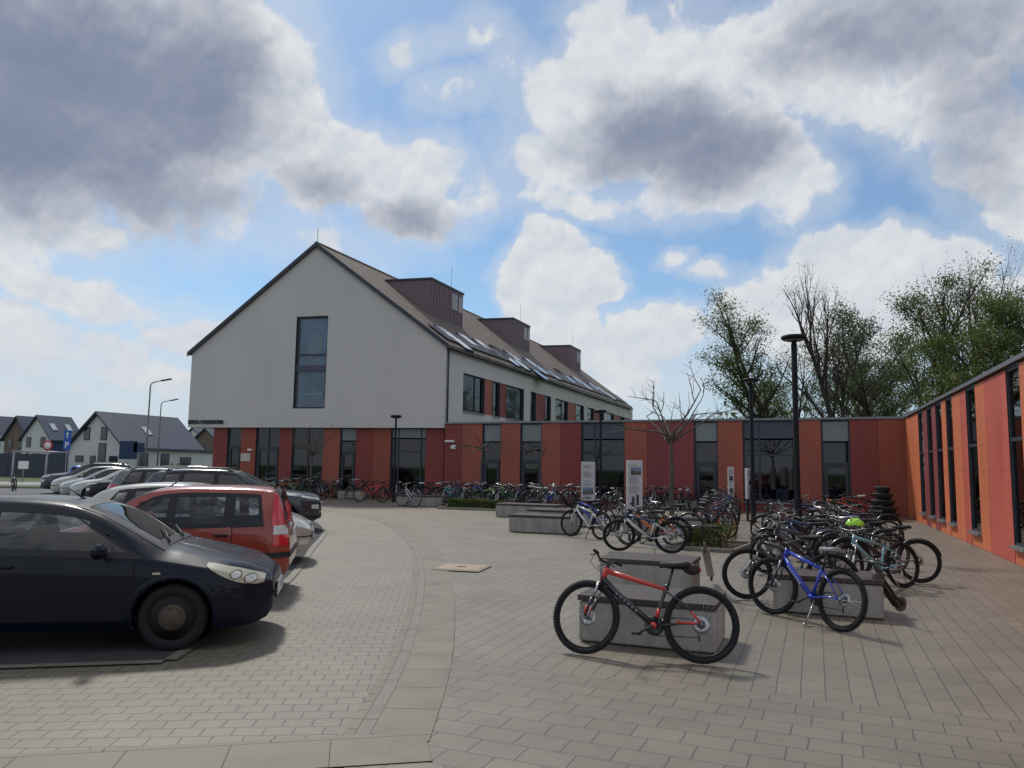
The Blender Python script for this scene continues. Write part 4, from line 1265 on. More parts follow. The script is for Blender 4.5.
def house(px0, px1, Y, yeave, yridge, wg_, ln, rz, label, wall_m=M_HW, side_m=None, wins=(), side_wins=(), skylights=0, name='house', door=None):
    """gable front of width wg_ whose left foot is below px0; it is ln deep along its own ridge"""
    p = at(px0, 470, Y); ze = at(px0, yeave, Y).z; zr_ = at((px0 + px1) / 2, yridge, Y).z
    root = empty(name, (p.x, p.y, 0), rz, label, 'house')
    mb = MB()
    mb.add([(0, 0, -.2), (wg_, 0, -.2), (wg_, 0, ze), (wg_ / 2, 0, zr_), (0, 0, ze)], [(0, 1, 2, 3, 4)], 0)
    mb.add([(0, ln, -.2), (wg_, ln, -.2), (wg_, ln, ze), (wg_ / 2, ln, zr_), (0, ln, ze)], [(0, 1, 2, 3, 4)], 0)
    mb.quad((wg_, 0, -.2), (wg_, ln, -.2), (wg_, ln, ze), (wg_, 0, ze), 1); mb.quad((0, 0, -.2), (0, ln, -.2), (0, ln, ze), (0, 0, ze), 1)
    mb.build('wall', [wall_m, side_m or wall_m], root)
    r = MB(); k = (zr_ - ze) / (wg_ / 2); o = .45
    for s_ in (0, 1):
        x0, z0, x1, z1 = (-o, ze - o * k, wg_ / 2, zr_) if s_ == 0 else (wg_ / 2, zr_, wg_ + o, ze - o * k)
        lo = [(x0, -o, z0 + .05), (x1, -o, z1 + .05), (x1, ln + o, z1 + .05), (x0, ln + o, z0 + .05)]
        r.add(lo + [(a, b, c + .22) for a, b, c in lo], [(0, 1, 2, 3), (4, 5, 6, 7), (0, 1, 5, 4), (1, 2, 6, 5), (2, 3, 7, 6), (3, 0, 4, 7)])
    rf = r.build('roof', M_HROOF, root)
    for i in range(skylights):
        q = MB(); y = ln * (.25 + .5 * i / max(1, skylights - 1)) if skylights > 1 else ln * .42
        X = Matrix((Vector((1, 0, -k)).normalized(), Vector((0, 1, 0)), Vector((k, 0, 1)).normalized())).transposed()
        q.box((wg_ * .78, y, ze + (wg_ * .22) * k + .30), (1.3, .8, .12), X=X); q.build('skylight', mat('skylight_pale', (.5, .52, .55), .15, spec=1), rf)
    for (x, z, w, h) in wins:
        f = MB(); f.box((x, .02, z), (w, .16, h)); fo = f.build('window', M_FR, root)
        g = MB(); g.box((x, -.062, z), (w - .16, .02, h - .16)); g.build('pane', M_HWIN, fo)
    for (y, z, w, h) in side_wins:
        f = MB(); f.box((wg_ - .02, y, z), (.16, w, h)); fo = f.build('window', M_FR, root)
        g = MB(); g.box((wg_ + .062, y, z), (.02, w - .16, h - .16)); g.build('pane', M_HWIN, fo)
    return root


# white cottage: gable turned to the car park, long dark roof running right
house(68, 118, 84, 446, 414.5, 8.0, 10.5, rad(-22), 'white gabled cottage with a big dark roof beyond the parked cars', wins=((2.5, 4.6, .9, 1.4), (5.0, 4.6, .9, 1.4), (4.9, 1.9, 1.1, 3.4), (1.6, 1.9, 1.2, .7), (6.6, 1.9, 1.2, .7), (3.6, 1.2, .8, 2.1)), side_wins=((2.5, 1.5, 1.4, 2.2), (5.5, 1.5, 1.2, 2.2), (8.5, 1.6, 1.6, 1.3)), skylights=1)
house(20, 44, 112, 438, 417, 5.6, 5, rad(-20), 'pale house with a dark blue side wall left of the dark roofed cottage', side_m=M_HBLUE, wins=((1.3, 4.2, .9, 1.5), (4.1, 4.2, .9, 1.5), (2.8, 1.6, 1.4, 2.0)), side_wins=((2.5, 4.0, 1, 1.2),), skylights=2)
house(2, 20, 122, 438, 417.5, 5.2, 8, rad(-20), 'brown brick house between the pale houses at the left', wall_m=M_HBRICK, wins=((1.3, 4.2, 1.0, 1.5), (3.8, 4.2, 1.0, 1.5), (2.6, 1.6, 1.6, 1.6)), side_wins=((3, 4, 1, 1.3),), skylights=0)
house(-24, -4, 128, 438, 417.5, 6, 6, rad(-20), 'leftmost pale house cut by the frame edge', wins=((2, 4.4, 1, 1.5), (4.6, 4.4, 1, 1.5)))
house(180, 190, 150, 440, 428.5, 6, 6, rad(-25), 'small far pale house beside the overhanging white block', wins=((2.5, 4.2, 1, 1.3),))
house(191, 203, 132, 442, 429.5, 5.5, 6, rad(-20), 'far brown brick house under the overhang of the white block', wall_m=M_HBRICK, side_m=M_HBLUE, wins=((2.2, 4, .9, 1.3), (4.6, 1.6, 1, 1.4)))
house(160, 168, 190, 445, 436, 8, 12, rad(-30), 'tiny farthest house between the cottage and the white block')
house(-70, -40, 118, 438, 417, 6, 6, rad(-20), 'pale row house outside the left edge', wins=((2, 4.4, 1, 1.5),)) if False else None

# cottage extension
p = at(158, 470, 92); z = at(158, 452, 92).z
root = empty('garage', (p.x, p.y, 0), rad(-20), 'low white flat garage at the right end of the cottage', 'garage')
MB().box((1.8, 2, z / 2), (4.6, 5, z)).build('wall', M_HW, root); MB().box((1.8, 2, z + .15), (5.2, 5.6, .3)).build('roof', M_HROOF, root)
MB().box((1.8, -.52, 1.1), (2.4, .08, 2.1)).build('door', M_FR, root)


def street_lamp(px, Y, ytop, arm, label):
    p = at(px, 470, Y); h = at(px, ytop, Y).z
    root = empty('street_lamp', (p.x, p.y, 0), rad(6), label, 'street lamp', 'grey street lamps by the road')
    mb = MB(); mb.tube([(0, 0, 0), (0, 0, h * .5), (0, 0, h - .45), (.12, 0, h - .22), (arm * .8, 0, h)], [.09, .075, .055, .05, .04], 10); mb.build('pole', mat('galvanised', (.22, .23, .24), .45, metal=.6), root)
    mb = MB(); X = Matrix.Rotation(rad(-12), 3, 'Y'); mb.box((arm + .1, 0, h + .05), (.85, .26, .11), X=X, bev=.03); mb.build('lamp_head', M_FR, root)


street_lamp(145, 62, 380, 1.1, 'taller nearer street lamp rising behind the cottage roof')
street_lamp(157, 82, 400, 1.2, 'shorter farther street lamp behind the cottage roof')

# fences, frame and signs
M_FENCE = mat('fence_dark_hazed', (.045, .055, .075), .7)  # dark fence lightened, with distance haze painted into its colour
a, b = at(-30, 470, 78), at(66, 470, 74)
t = (b - a); L_ = Vector((t.x, t.y, 0)).length; rz = math.atan2(t.y, t.x)
root = empty('panel_fence', (a.x, a.y, 0), rz, 'dark solid panel fence before the houses at the left', 'fence')
for i in range(int(L_ / 2.5)):
    mb = MB(); mb.box((2.5 * i + 1.25, 0, 1.15), (2.4, .05, 2.3), bev=.01); mb.build('fence_panel', M_FENCE, root)
    mb = MB(); mb.box((2.5 * i, 0, 1.22), (.09, .1, 2.44)); mb.build('post', M_FR, root)
a, b = at(166, 470, 72), at(196, 470, 66); t = (b - a); L_ = Vector((t.x, t.y, 0)).length; rz = math.atan2(t.y, t.x)
root = empty('low_fence', (a.x, a.y, 0), rz, 'grey low fence between the cottage and the white block', 'fence')
for i in range(int(L_ / 1.6)):
    mb = MB(); mb.box((1.6 * i + .8, 0, .8), (1.5, .05, 1.3)); mb.build('fence_panel', mat('fence_grey', (.12, .12, .13), .7), root)
    mb = MB(); mb.box((1.6 * i, 0, .8), (.08, .1, 1.6)); mb.build('post', M_FR, root)
M_PIPE = mat('pipe_grey', (.30, .31, .33), .4, metal=.4)
p = at(12.5, 470, 57); q = at(68, 470, 57); h = at(13, 451.5, 57).z
root = empty('pipe_frame', (p.x, p.y, 0), 0, 'thin grey pipe frame standing on the grass like a goal', 'frame')
w = q.x - p.x
MB().tube([(0, 0, 0), (0, 0, h)], .07, 8).build('post', M_PIPE, root); MB().tube([(w * .6, 0, 0), (w * .6, 0, h)], .07, 8).build('post', M_PIPE, root)
MB().tube([(w, 0, 0), (w, 0, h)], .05, 8).build('post', M_PIPE, root); MB().tube([(-.1, 0, h), (w + .1, 0, h)], .06, 8).build('crossbar', M_PIPE, root)
def post_sign(px, Y, yc, make, label, cat='road sign', name='road_sign'):
    p = at(px, 470, Y); z = at(px, yc, Y).z
    root = empty(name, (p.x, p.y, 0), 0, label, cat)
    MB().tube([(0, .05, 0), (0, .05, z + .3)], .035, 8).build('post', M_PIPE, root); make(root, z); return root


M_BLUE = mat('sign_blue', (.012, .10, .42), .4); M_SRED = mat('sign_red', (.45, .03, .03), .4)
def mk_round(root, z):
    MB().lathe([(.36, .0), (.36, .02)], (0, -.03, z), 'y', 28).build('sign_face', M_SRED, root)
    MB().lathe([(.25, .0), (.25, .006)], (0, -.038, z), 'y', 28).build('sign_centre', M_WHITE, root)
post_sign(46, 55, 445.5, mk_round, 'round white sign with red rim at the left')
def text_mesh(body, size, ext=.004):
    cu = bpy.data.curves.new('lettering', 'FONT'); cu.body = body; cu.size = size; cu.extrude = ext; cu.align_x = 'CENTER'; cu.align_y = 'CENTER'; cu.offset = .01
    o = bpy.data.objects.new('tmp', cu); COL.objects.link(o); d = bpy.context.evaluated_depsgraph_get()
    me = bpy.data.meshes.new_from_object(o.evaluated_get(d)); bpy.data.objects.remove(o); return me
def mk_p(root, z):
    MB().box((0, 0, z), (.56, .05, 1.45), bev=.02).build('sign_face', M_BLUE, root)
    me = text_mesh('P', .62); me.materials.clear(); me.materials.append(M_WHITE)
    o = inst('lettering', me, root); o.matrix_local = Matrix.Translation((0, -.032, z - .38)) @ Matrix.Rotation(PI / 2, 4, 'X')
    a = MB(); a.add([(-.04, -.03, z + .15), (.04, -.03, z + .15), (.04, -.03, z + .42), (.12, -.03, z + .42), (0, -.03, z + .62), (-.12, -.03, z + .42), (-.04, -.03, z + .42)], [(0, 1, 2, 3, 4, 5, 6)]); a.build('arrow', M_WHITE, root)
post_sign(65, 58, 440, mk_p, 'tall blue parking sign with white P and an arrow')
def mk_w(root, z): MB().box((0, 0, z), (.8, .04, .6), bev=.02).build('sign_face', M_WHITE, root)
post_sign(23, 60, 465, mk_w, 'small white board low on the grass at the left')
def mk_b(w_, h_):
    def f(root, z): MB().box((0, 0, z), (w_, .05, h_), bev=.02).build('sign_face', mat('board_blue', (.012, .035, .10), .5), root)
    return f
post_sign(127, 64, 450, mk_b(1.5, 1.5), 'square dark blue board before the cottage eaves, left one', 'board', 'information_board')
post_sign(137.5, 64, 447.5, mk_b(.9, .8), 'small dark blue board at the right of the square one', 'board', 'information_board')
p = at(78, 470, 70); root = empty('recycling_bin', (p.x, p.y, 0), 0, 'blue recycling bin before the white cottage', 'bin')
mb = MB(); mb.lathe([(.5, 0), (.6, .2), (.65, .9), (.6, 1.1), (.3, 1.25), (0, 1.3)], n=18); mb.build('body', M_BLUE, root); MB().lathe([(.2, .0), (.2, .02)], (0, -.64, .95), 'y', 12).build('opening', M_BLK, root)
p = gp(35, 492); root = empty('barrier', (p.x, p.y + 8, 0), rad(8), 'red and white striped barrier by the street', 'barrier')
for s_ in (-1, 1): MB().box((s_ * .7, 0, .4), (.08, .3, .8)).build('post', M_FR, root)
mb = MB()
for k in range(6): mb.box((-.9 + .3 * k + .15, -.06, .72), (.3, .05, .22), k % 2)
mb.build('board', [M_SRED, M_WHITE], root)
# ================================================================== bicycles
M_TYRE = mat('tyre_rubber', (.012, .012, .013), .85, world=False, var=.2, vscale=20)
M_RIM = mat('rim_black', (.02, .02, .022), .35, metal=.6)
M_RIMS = mat('rim_silver', (.42, .42, .42), .3, metal=.9)
M_SPOKE = mat('spoke_steel', (.30, .30, .31), .35, metal=.9)
M_BK = mat('bike_black', (.014, .014, .016), .35, coat=.4)
M_RUB = mat('grip_rubber', (.015, .015, .016), .8)
M_SAD = mat('saddle_black', (.018, .018, .02), .55)
M_CHROME = mat('bike_chrome', (.45, .45, .46), .25, metal=1)
M_BW = mat('bike_white', (.62, .62, .60), .4, coat=.4)


def paint(n, c): return mat('bike_paint_' + n, c, .3, coat=.6)


PAINT = {'red': (.55, .035, .018), 'black': (.016, .016, .018), 'blue': (.015, .045, .42), 'teal': (.20, .40, .46), 'white': (.60, .60, .58), 'navy': (.02, .045, .13), 'silver': (.36, .37, .38),
         'lime': (.25, .48, .03), 'orange': (.62, .13, .015), 'grey': (.10, .105, .11), 'pink': (.55, .16, .25), 'green': (.03, .22, .08), 'turquoise': (.03, .32, .38), 'maroon': (.16, .02, .025)}
R_W = .35
REAR, FRONT, BB = Vector((-.44, 0, R_W)), Vector((.66, 0, R_W)), Vector((0, 0, .31))
HT, HB = Vector((.465, 0, .83)), Vector((.512, 0, .70))          # head tube ends
ST = Vector((-.118, 0, .68)); SD = Vector((-.185, 0, .885))        # seat tube top, saddle
_me = {}


def bike_meshes(style, hi):
    k = (style, hi)
    if k in _me: return _me[k]
    n = 10 if hi else 6
    d = {}
    step = style == 'city'
    f = MB(); tt = ST + Vector((.0, 0, -.03)); ht = HT + (HB - HT) * .25
    if step: tt = BB + (ST - BB) * .42
    # frame: slot 0 main paint, slot 1 second colour
    f.tube([ht, ht.lerp(tt, .45), tt], [.026, .023, .018], n, 0)
    f.tube([HB + Vector((-.004, 0, .03)), HB.lerp(BB, .3), BB], [.030, .033, .028], n, 1)
    f.tube([BB, ST], .0175, n, 0 if not hi else 1)
    f.tube([HT, HB], .028, n, 0)
    for s_ in (-1, 1):
        f.tube([BB + Vector((-.03, .03 * s_, 0)), REAR + Vector((.15, .055 * s_, .0)), REAR + Vector((0, .065 * s_, 0))], [.012, .010, .009], max(5, n - 3), 0 if not hi else 1)
        f.tube([ST + Vector((0, .02 * s_, -.05)), REAR + Vector((.14, .055 * s_, .17)), REAR + Vector((0, .065 * s_, .01))], [.010, .009, .008], max(5, n - 3), 0 if not hi else 1)
    f.lathe([(.03, -.04), (.03, .04)], BB, 'y', 12, 0)
    d['frame'] = f
    sp = MB(); sp.tube([ST + Vector((.005, 0, -.06)), ST + (SD - ST) * .92], .0135, n, 0); sp.tube([ST + Vector((0, 0, -.012)), ST + Vector((-.006, 0, .012))], .022, n, 0)
    d['seat_post'] = sp
    sa = MB()
    prof = [(-.15, .075, .012), (-.13, .082, .02), (-.08, .075, .016), (0, .042, .008), (.07, .024, .004), (.125, .018, .0), (.14, .008, -.006)]
    vs = []; fs = []; m = 9
    for (x, w, z) in prof:
        for j in range(m):
            a = PI * j / (m - 1); y = -w * math.cos(a); zz = z + .022 * math.sin(a) - (.03 if abs(y) > w * .98 else 0)
            vs.append((x + SD.x, y, SD.z + zz))
    for i in range(len(prof) - 1):
        for j in range(m - 1): fs.append((i * m + j, (i + 1) * m + j, (i + 1) * m + j + 1, i * m + j + 1))
        fs.append((i * m, i * m + m - 1, (i + 1) * m + m - 1, (i + 1) * m))
    fs.append(tuple(range(m))); fs.append(tuple((len(prof) - 1) * m + j for j in range(m))[::-1])
    sa.add(vs, fs, 0, True); sa.tube([SD + Vector((-.1, 0, -.03)), SD + Vector((.06, 0, -.025))], .012, 5)
    d['saddle'] = sa
    # steered assembly (modelled straight)
    fk = MB(); cr = HB + Vector((.012, 0, -.03))
    fk.tube([HB + Vector((0, 0, .01)), cr], .022, n, 0)
    fk.box(cr + Vector((0, 0, -.005)), (.045, .135, .04), 0, bev=.01)
    for s_ in (-1, 1):
        a = cr + Vector((0, .058 * s_, 0)); b = FRONT + Vector((-.01, .058 * s_, 0)); mid = a.lerp(b, .45)
        fk.tube([a, mid], .0135 if not step else .013, n, 1); fk.tube([mid, b], [.0185, .016] if not step else [.012, .010], n, 0)
    d['fork'] = fk
    hb = MB(); stem0 = HT + Vector((-.012, 0, .03)); up_ = .045 if not step else .13
    bar = HT + Vector((.05, 0, up_ + .02))
    hb.tube([HT + Vector((0, 0, -.01)), stem0 + Vector((-.004, 0, up_ * .6)), bar], .018, n)
    sw = -.05 if not step else -.17
    pts = [bar + Vector((sw, -.34, .03)), bar + Vector((sw * .5, -.22, .03)), bar + Vector((0, -.08, .0)), bar, bar + Vector((0, .08, .0)), bar + Vector((sw * .5, .22, .03)), bar + Vector((sw, .34, .03))]
    hb.tube(pts, .0125, max(6, n - 2))
    for s_ in (-1, 1):     # brake levers and cables
        e = bar + Vector((sw * .55, .21 * s_, .03)); hb.tube([e, e + Vector((.05, .03 * s_, -.015)), e + Vector((.03, .11 * s_, -.03))], .006, 5)
        hb.tube([e + Vector((.03, 0, -.01)), bar + Vector((.10, .1 * s_, -.03)), HT + Vector((.05, .03 * s_, -.06)), HB + Vector((.0, .03 * s_, -.02))], .004, 4)
    d['handlebar'] = hb
    g = MB()
    for s_ in (-1, 1): pass
    d['grip'] = [MB().tube([bar + Vector((sw * .75, .235 * s_, .03)), bar + Vector((sw * 1.05, .355 * s_, .03))], .0165, max(6, n - 2)) for s_ in (-1, 1)]
    # wheels around the origin
    w = MB(); ns = 28 if hi else 16
    w.lathe([(.012, -.05), (.026, -.03), (.014, -.012), (.014, .012), (.026, .03), (.012, .05)], (0, 0, 0), 'y', 12)
    for k in range(ns):
        a = 2 * PI * k / ns; s_ = 1 if k % 2 else -1; a2 = a + (.5 if (k // 2) % 2 else -.5) * .55
        w.tube([(.024 * math.cos(a2), .028 * s_, .024 * math.sin(a2)), ((R_W - .055) * math.cos(a), 0, (R_W - .055) * math.sin(a))], .0014 if hi else .0018, 3, 0, cap=False)
    d['wheel'] = w
    t = MB().torus(R_W - (.026 if not step else .02), .026 if not step else .02, N=44 if hi else 28, n=10 if hi else 6)
    if hi and not step:                      # tread blocks
        for k in range(76):
            a = 2 * PI * k / 76; c = Vector((math.cos(a), 0, math.sin(a))) * (R_W - .001)
            X = Matrix((Vector((-math.sin(a), 0, math.cos(a))), Vector((0, 1, 0)), Vector((math.cos(a), 0, math.sin(a))))).transposed()
            for y in (-.012, .012): t.box(c + Vector((0, y, -0)), (.014, .012, .007), X=X)
    d['tyre'] = t
    d['rim'] = MB().torus(R_W - .058, .010, N=44 if hi else 28, n=6, rx=.013)
    dk = MB(); dk.lathe([(.052, .0), (.082, .0), (.082, .003), (.052, .003)], (0, -.045, 0), 'y', 28)
    for k in range(5):
        a = 2 * PI * k / 5; dk.tube([(.02 * math.cos(a), -.044, .02 * math.sin(a)), (.06 * math.cos(a), -.044, .06 * math.sin(a))], .005, 4)
    d['brake_disc'] = dk
    c = MB(); c.lathe([(.045, -.052), (.088, -.052), (.092, -.05), (.088, -.046), (.045, -.046)], BB, 'y', 28)
    for k in range(4):
        a = PI / 2 * k + .5; c.tube([BB + Vector((0, -.05, 0)), BB + Vector((.07 * math.cos(a), -.05, .07 * math.sin(a)))], .009, 5)
    ca = 2.6
    cd = Vector((math.cos(ca), 0, math.sin(ca))) * .17
    c.tube([BB + Vector((0, -.062, 0)), BB + cd + Vector((0, -.07, 0))], [.014, .010], 6); c.tube([BB + Vector((0, .062, 0)), BB - cd + Vector((0, .07, 0))], [.014, .010], 6)
    d['crankset'] = c
    d['pedal'] = [MB().box(BB + cd * s_ + Vector((0, -.12 * s_, 0)), (.09, .085, .02), bev=.005) for s_ in (1, -1)]
    ch = MB(); top0, top1 = BB + Vector((0, -.049, .088)), REAR + Vector((0, -.049, .045)); b0, b1 = BB + Vector((0, -.049, -.088)), REAR + Vector((.02, -.049, -.12))
    ch.tube([top0, top1], .005, 4); ch.tube([b0, b1], .005, 4)
    ch.lathe([(.02, -.052), (.048, -.05), (.048, -.047), (.03, -.035), (.02, -.03)], REAR, 'y', 18)
    ch.tube([REAR + Vector((.0, -.055, -.02)), REAR + Vector((.03, -.06, -.07)), REAR + Vector((.015, -.055, -.15))], .010, 5)
    d['chain'] = ch
    ks = MB(); ks.tube([BB + Vector((-.10, .05, -.02)), Vector((-.13, .20, .005))], .010, 6); ks.tube([Vector((-.13, .18, .004)), Vector((-.13, .22, .004))], .012, 5)
    d['kickstand'] = ks
    mg = []
    for c_, a0, a1 in ((REAR, .35, 2.9), (Vector((0, 0, 0)), .3, 2.4)):
        q = MB(); pts = []
        for i in range(14):
            a = a0 + (a1 - a0) * i / 13; pts.append(c_ + Vector((math.cos(a), 0, math.sin(a))) * (R_W + .022))
        vs = []; fs = []
        for p in pts:
            for y, dz in ((-.03, -.012), (-.018, 0), (.018, 0), (.03, -.012)):
                rdir = (p - c_).normalized(); vs.append(p + rdir * dz + Vector((0, y, 0)))
        for i in range(13):
            for j in range(3): fs.append((i * 4 + j, i * 4 + j + 1, (i + 1) * 4 + j + 1, (i + 1) * 4 + j))
        q.add(vs, fs, 0, True); mg.append(q)
    d['mudguard'] = mg
    rk = MB()
    for s_ in (-1, 1):
        rk.tube([REAR + Vector((0, .07 * s_, 0)), REAR + Vector((-.03, .06 * s_, .40))], .006, 5); rk.tube([REAR + Vector((.22, .055 * s_, .41)), REAR + Vector((-.25, .055 * s_, .40))], .006, 5)
    for k in range(4): rk.tube([REAR + Vector((.18 - .13 * k, -.055, .405)), REAR + Vector((.18 - .13 * k, .055, .405))], .005, 4)
    d['carrier'] = rk
    rf = MB(); rf.lathe([(.03, 0), (.03, .012)], (0, 0, 0), 'x', 12); d['reflector'] = rf
    out = {}
    for k2, v in d.items(): out[k2] = v
    _me[k] = out
    return out


_cache = {}


def msh(style, hi, part, mats, idx=None):
    key = (style, hi, part, idx, tuple(m.name for m in mats))
    if key not in _cache:
        v = bike_meshes(style, hi)[part]
        if idx is not None: v = v[idx]
        _cache[key] = v.mesh(part, mats)
    return _cache[key]


BG = 'bicycles parked on the school plaza'
bike_count = [0]


def bicycle(F=None, R=None, pos=None, head=0, lean=8, steer=0, col='black', col2=None, fork=None, style='mtb', hi=False, label='', stand=True, rim=None, guards=False, rack=False, spin=0.3, scale=1.0, extra=None, saddle=None):
    """F, R: ground contact points of the wheels; lean in degrees to the rider's left"""
    if F is not None:
        F = Vector((F[0], F[1], 0)); R = Vector((R[0], R[1], 0)); d = (F - R).normalized(); head = math.atan2(d.y, d.x)
        org = R + d * .44 * scale
    else:
        org = Vector((pos[0], pos[1], 0))
    root = empty('bicycle', org, 0, label, 'bicycle', BG)
    root.matrix_world = Matrix.Translation(org) @ Matrix.Rotation(head, 4, 'Z') @ Matrix.Rotation(-rad(lean), 4, 'X') @ Matrix.Scale(scale, 4)
    root.rotation_mode = 'XYZ'
    P1 = paint(col, PAINT[col]); P2 = paint(col2, PAINT[col2]) if col2 else P1; PF = paint(fork, PAINT[fork]) if fork else M_BK
    g = lambda part, mats, par=root, m=None, idx=None, nm=None: inst(nm or part, msh(style, hi, part, mats, idx), par, m)
    fr = g('frame', [P1, P2])
    g('seat_post', [M_CHROME if style == 'city' else M_BK], fr)
    g('saddle', [saddle or M_SAD])
    ax = (HT - HB).normalized()
    SM = Matrix.Translation(HB) @ Matrix.Rotation(rad(steer), 4, ax) @ Matrix.Translation(-HB)
    g('fork', [PF, M_CHROME if hi else PF], m=SM)
    hb = g('handlebar', [M_BK if style != 'city' else M_CHROME], m=SM)
    for i in (0, 1): g('grip', [M_RUB], hb, None, i)
    rm = rim or M_RIM
    for c, first in ((REAR, False), (FRONT, True)):
        MW = Matrix.Translation(c) @ Matrix.Rotation(spin, 4, 'Y')
        if first: MW = SM @ MW
        w = g('wheel', [M_SPOKE], m=MW)
        g('tyre', [M_TYRE], w)
        if hi or rim: g('rim', [rm], w)
        if hi and style != 'city': g('brake_disc', [M_CHROME], w)
    ck = g('crankset', [M_BK if style != 'city' else M_CHROME])
    if hi:
        for i in (0, 1): g('pedal', [M_RUB], ck, None, i)
        g('chain', [M_BK])
    if stand: g('kickstand', [M_BK if not hi else M_CHROME])
    if guards:
        g('mudguard', [M_BK], idx=0)
        mgm = SM @ Matrix.Translation(FRONT); g('mudguard', [M_BK], m=mgm, idx=1)
    if rack: g('carrier', [M_BK])
    if extra: extra(root, SM)
    bike_count[0] += 1
    return root


M_NEON = mat('helmet_neon', (.36, .75, .03), .4, coat=.3)


def bag(root, SM):
    mb = MB(); c = SD + Vector((-.17, 0, -.03)); mb.ellipsoid(c, (.085, .05, .055), 12, 8); mb.build('saddle_bag', mat('bag_black', (.03, .015, .017), .7), root)
    mb = MB(); X = Matrix.Rotation(PI / 2, 3, 'Y'); mb.lathe([(.022, 0), (.022, .012)], c + Vector((-.085, 0, 0)), 'x', 10); mb.build('rear_light', mat('light_red', (.35, .02, .02), .3), root)
    # red arms of the seat stays, red brake caliper and red fork ends
    R_ = paint('red', PAINT['red'])
    mb = MB()
    for s_ in (-1, 1):
        mb = MB(); mb.tube([REAR + Vector((.22, .0535 * s_, .004)), REAR + Vector((.03, .066 * s_, .004))], .0125, 8); mb.tube([REAR + Vector((.09, .06 * s_, .11)), REAR + Vector((.0, .066 * s_, .012))], .0115, 8); mb.build('paint_accent', R_, root)
    mb = MB()
    mb.tube([BB + (ST - BB) * .22, BB + (ST - BB) * .42], .0185, 10)
    mb.build('paint_accent', R_, root)
    for s_ in (-1, 1):
        o = MB().tube([FRONT + Vector((-.012, .058 * s_, .02)), FRONT + Vector((-.03, .058 * s_, .10))], .0195, 8).build('paint_accent', R_, root); o.matrix_local = SM
    # three pale strokes of lettering on the down tube
    mb = MB(); d = (BB - HB).normalized(); nrm = Vector((d.z, 0, -d.x))
    for k in range(6):
        c = HB.lerp(BB, .30 + .075 * k); mb.box(c + Vector((0, -.0325, 0)), (.016, .003, .022), X=Matrix((d, Vector((0, 1, 0)), nrm)).transposed())
        mb.box(c + Vector((0, .0325, 0)), (.016, .003, .022), X=Matrix((d, Vector((0, 1, 0)), nrm)).transposed())
    mb.build('lettering', mat('decal_grey', (.22, .22, .23), .5), root)


def silver_marks(root, SM):
    mb = MB(); d = (BB - HB).normalized(); nrm = Vector((d.z, 0, -d.x))
    for k in range(7):
        c = HB.lerp(BB, .22 + .07 * k)
        for s_ in (-1, 1): mb.box(c + Vector((0, s_ * .0325, 0)), (.02, .003, .018), X=Matrix((d, Vector((0, 1, 0)), nrm)).transposed())
    mb.build('lettering', mat('decal_white', (.55, .58, .65), .5), root)


def helmet_at(p, label, m, rz=0):
    root = empty('helmet', p, rz, label, 'helmet')
    mb = MB(); vs = []; fs = []; n = 18; k = 8
    for i in range(k + 1):
        a = PI / 2 * i / k
        for j in range(n):
            w = 2 * PI * j / n; r = math.cos(a)
            vs.append((.145 * r * math.cos(w), .105 * r * math.sin(w), .10 * math.sin(a) + .012 * math.sin(w * 6) * (i < k)))
    for i in range(k):
        for j in range(n): fs.append((i * n + j, i * n + (j + 1) % n, (i + 1) * n + (j + 1) % n, (i + 1) * n + j))
    mb.add(vs, fs, 0, True); mb.build('shell', m, root)
    mb = MB()
    for y in (-.05, -.017, .017, .05): mb.box((.0, y, .085 - abs(y) * .35), (.16, .014, .03), bev=.005)
    mb.build('vent', M_BK, root)
    mb = MB()
    for s_ in (-1, 1): mb.tube([(.04, .1 * s_, 0), (.03, .05 * s_, -.13), (.02, 0, -.16)], .006, 4)
    mb.build('strap', M_BK, root)
    return root


# --- the four in front
G2 = lambda x, y: gp(x, y)
bicycle(G2(577, 653.5), G2(701, 664), lean=-13, steer=-14, col='red', col2='black', hi=True, label='red and black mountain bike leaning on the nearest concrete bench', stand=False, extra=bag, rim=M_RIM)
bicycle(G2(765, 612.5), G2(839, 631.5), lean=-9, steer=16, col='blue', hi=True, label='bright blue mountain bike on its stand before the right hand bench', extra=silver_marks, rim=M_RIM, saddle=mat('saddle_grey', (.25, .25, .26), .5))
bicycle(G2(768, 601), G2(833, 606), lean=-5, steer=22, col='black', hi=True, label='black bicycle hidden behind the bright blue one', stand=True)
bicycle(G2(838, 592), G2(905, 588), lean=-6, steer=8, col='teal', fork='white', hi=True, label='pale turquoise bicycle with white fork and neon helmet on its bar', rim=M_RIM)
bicycle(G2(852, 581), G2(921, 583), lean=-6, steer=-6, col='black', hi=True, label='black bicycle with large wheels right behind the pale turquoise one', guards=True)
bicycle(G2(833, 574), G2(893, 574), lean=-4, steer=12, col='grey', hi=True, label='dark bicycle with a rear carrier third behind the turquoise one', rack=True, guards=True, style='city')
hp = at(855, 525, 12.4); helmet_at((hp.x, hp.y, hp.z), 'neon green helmet hung on the handlebar of the pale turquoise bicycle', M_NEON, rad(170))
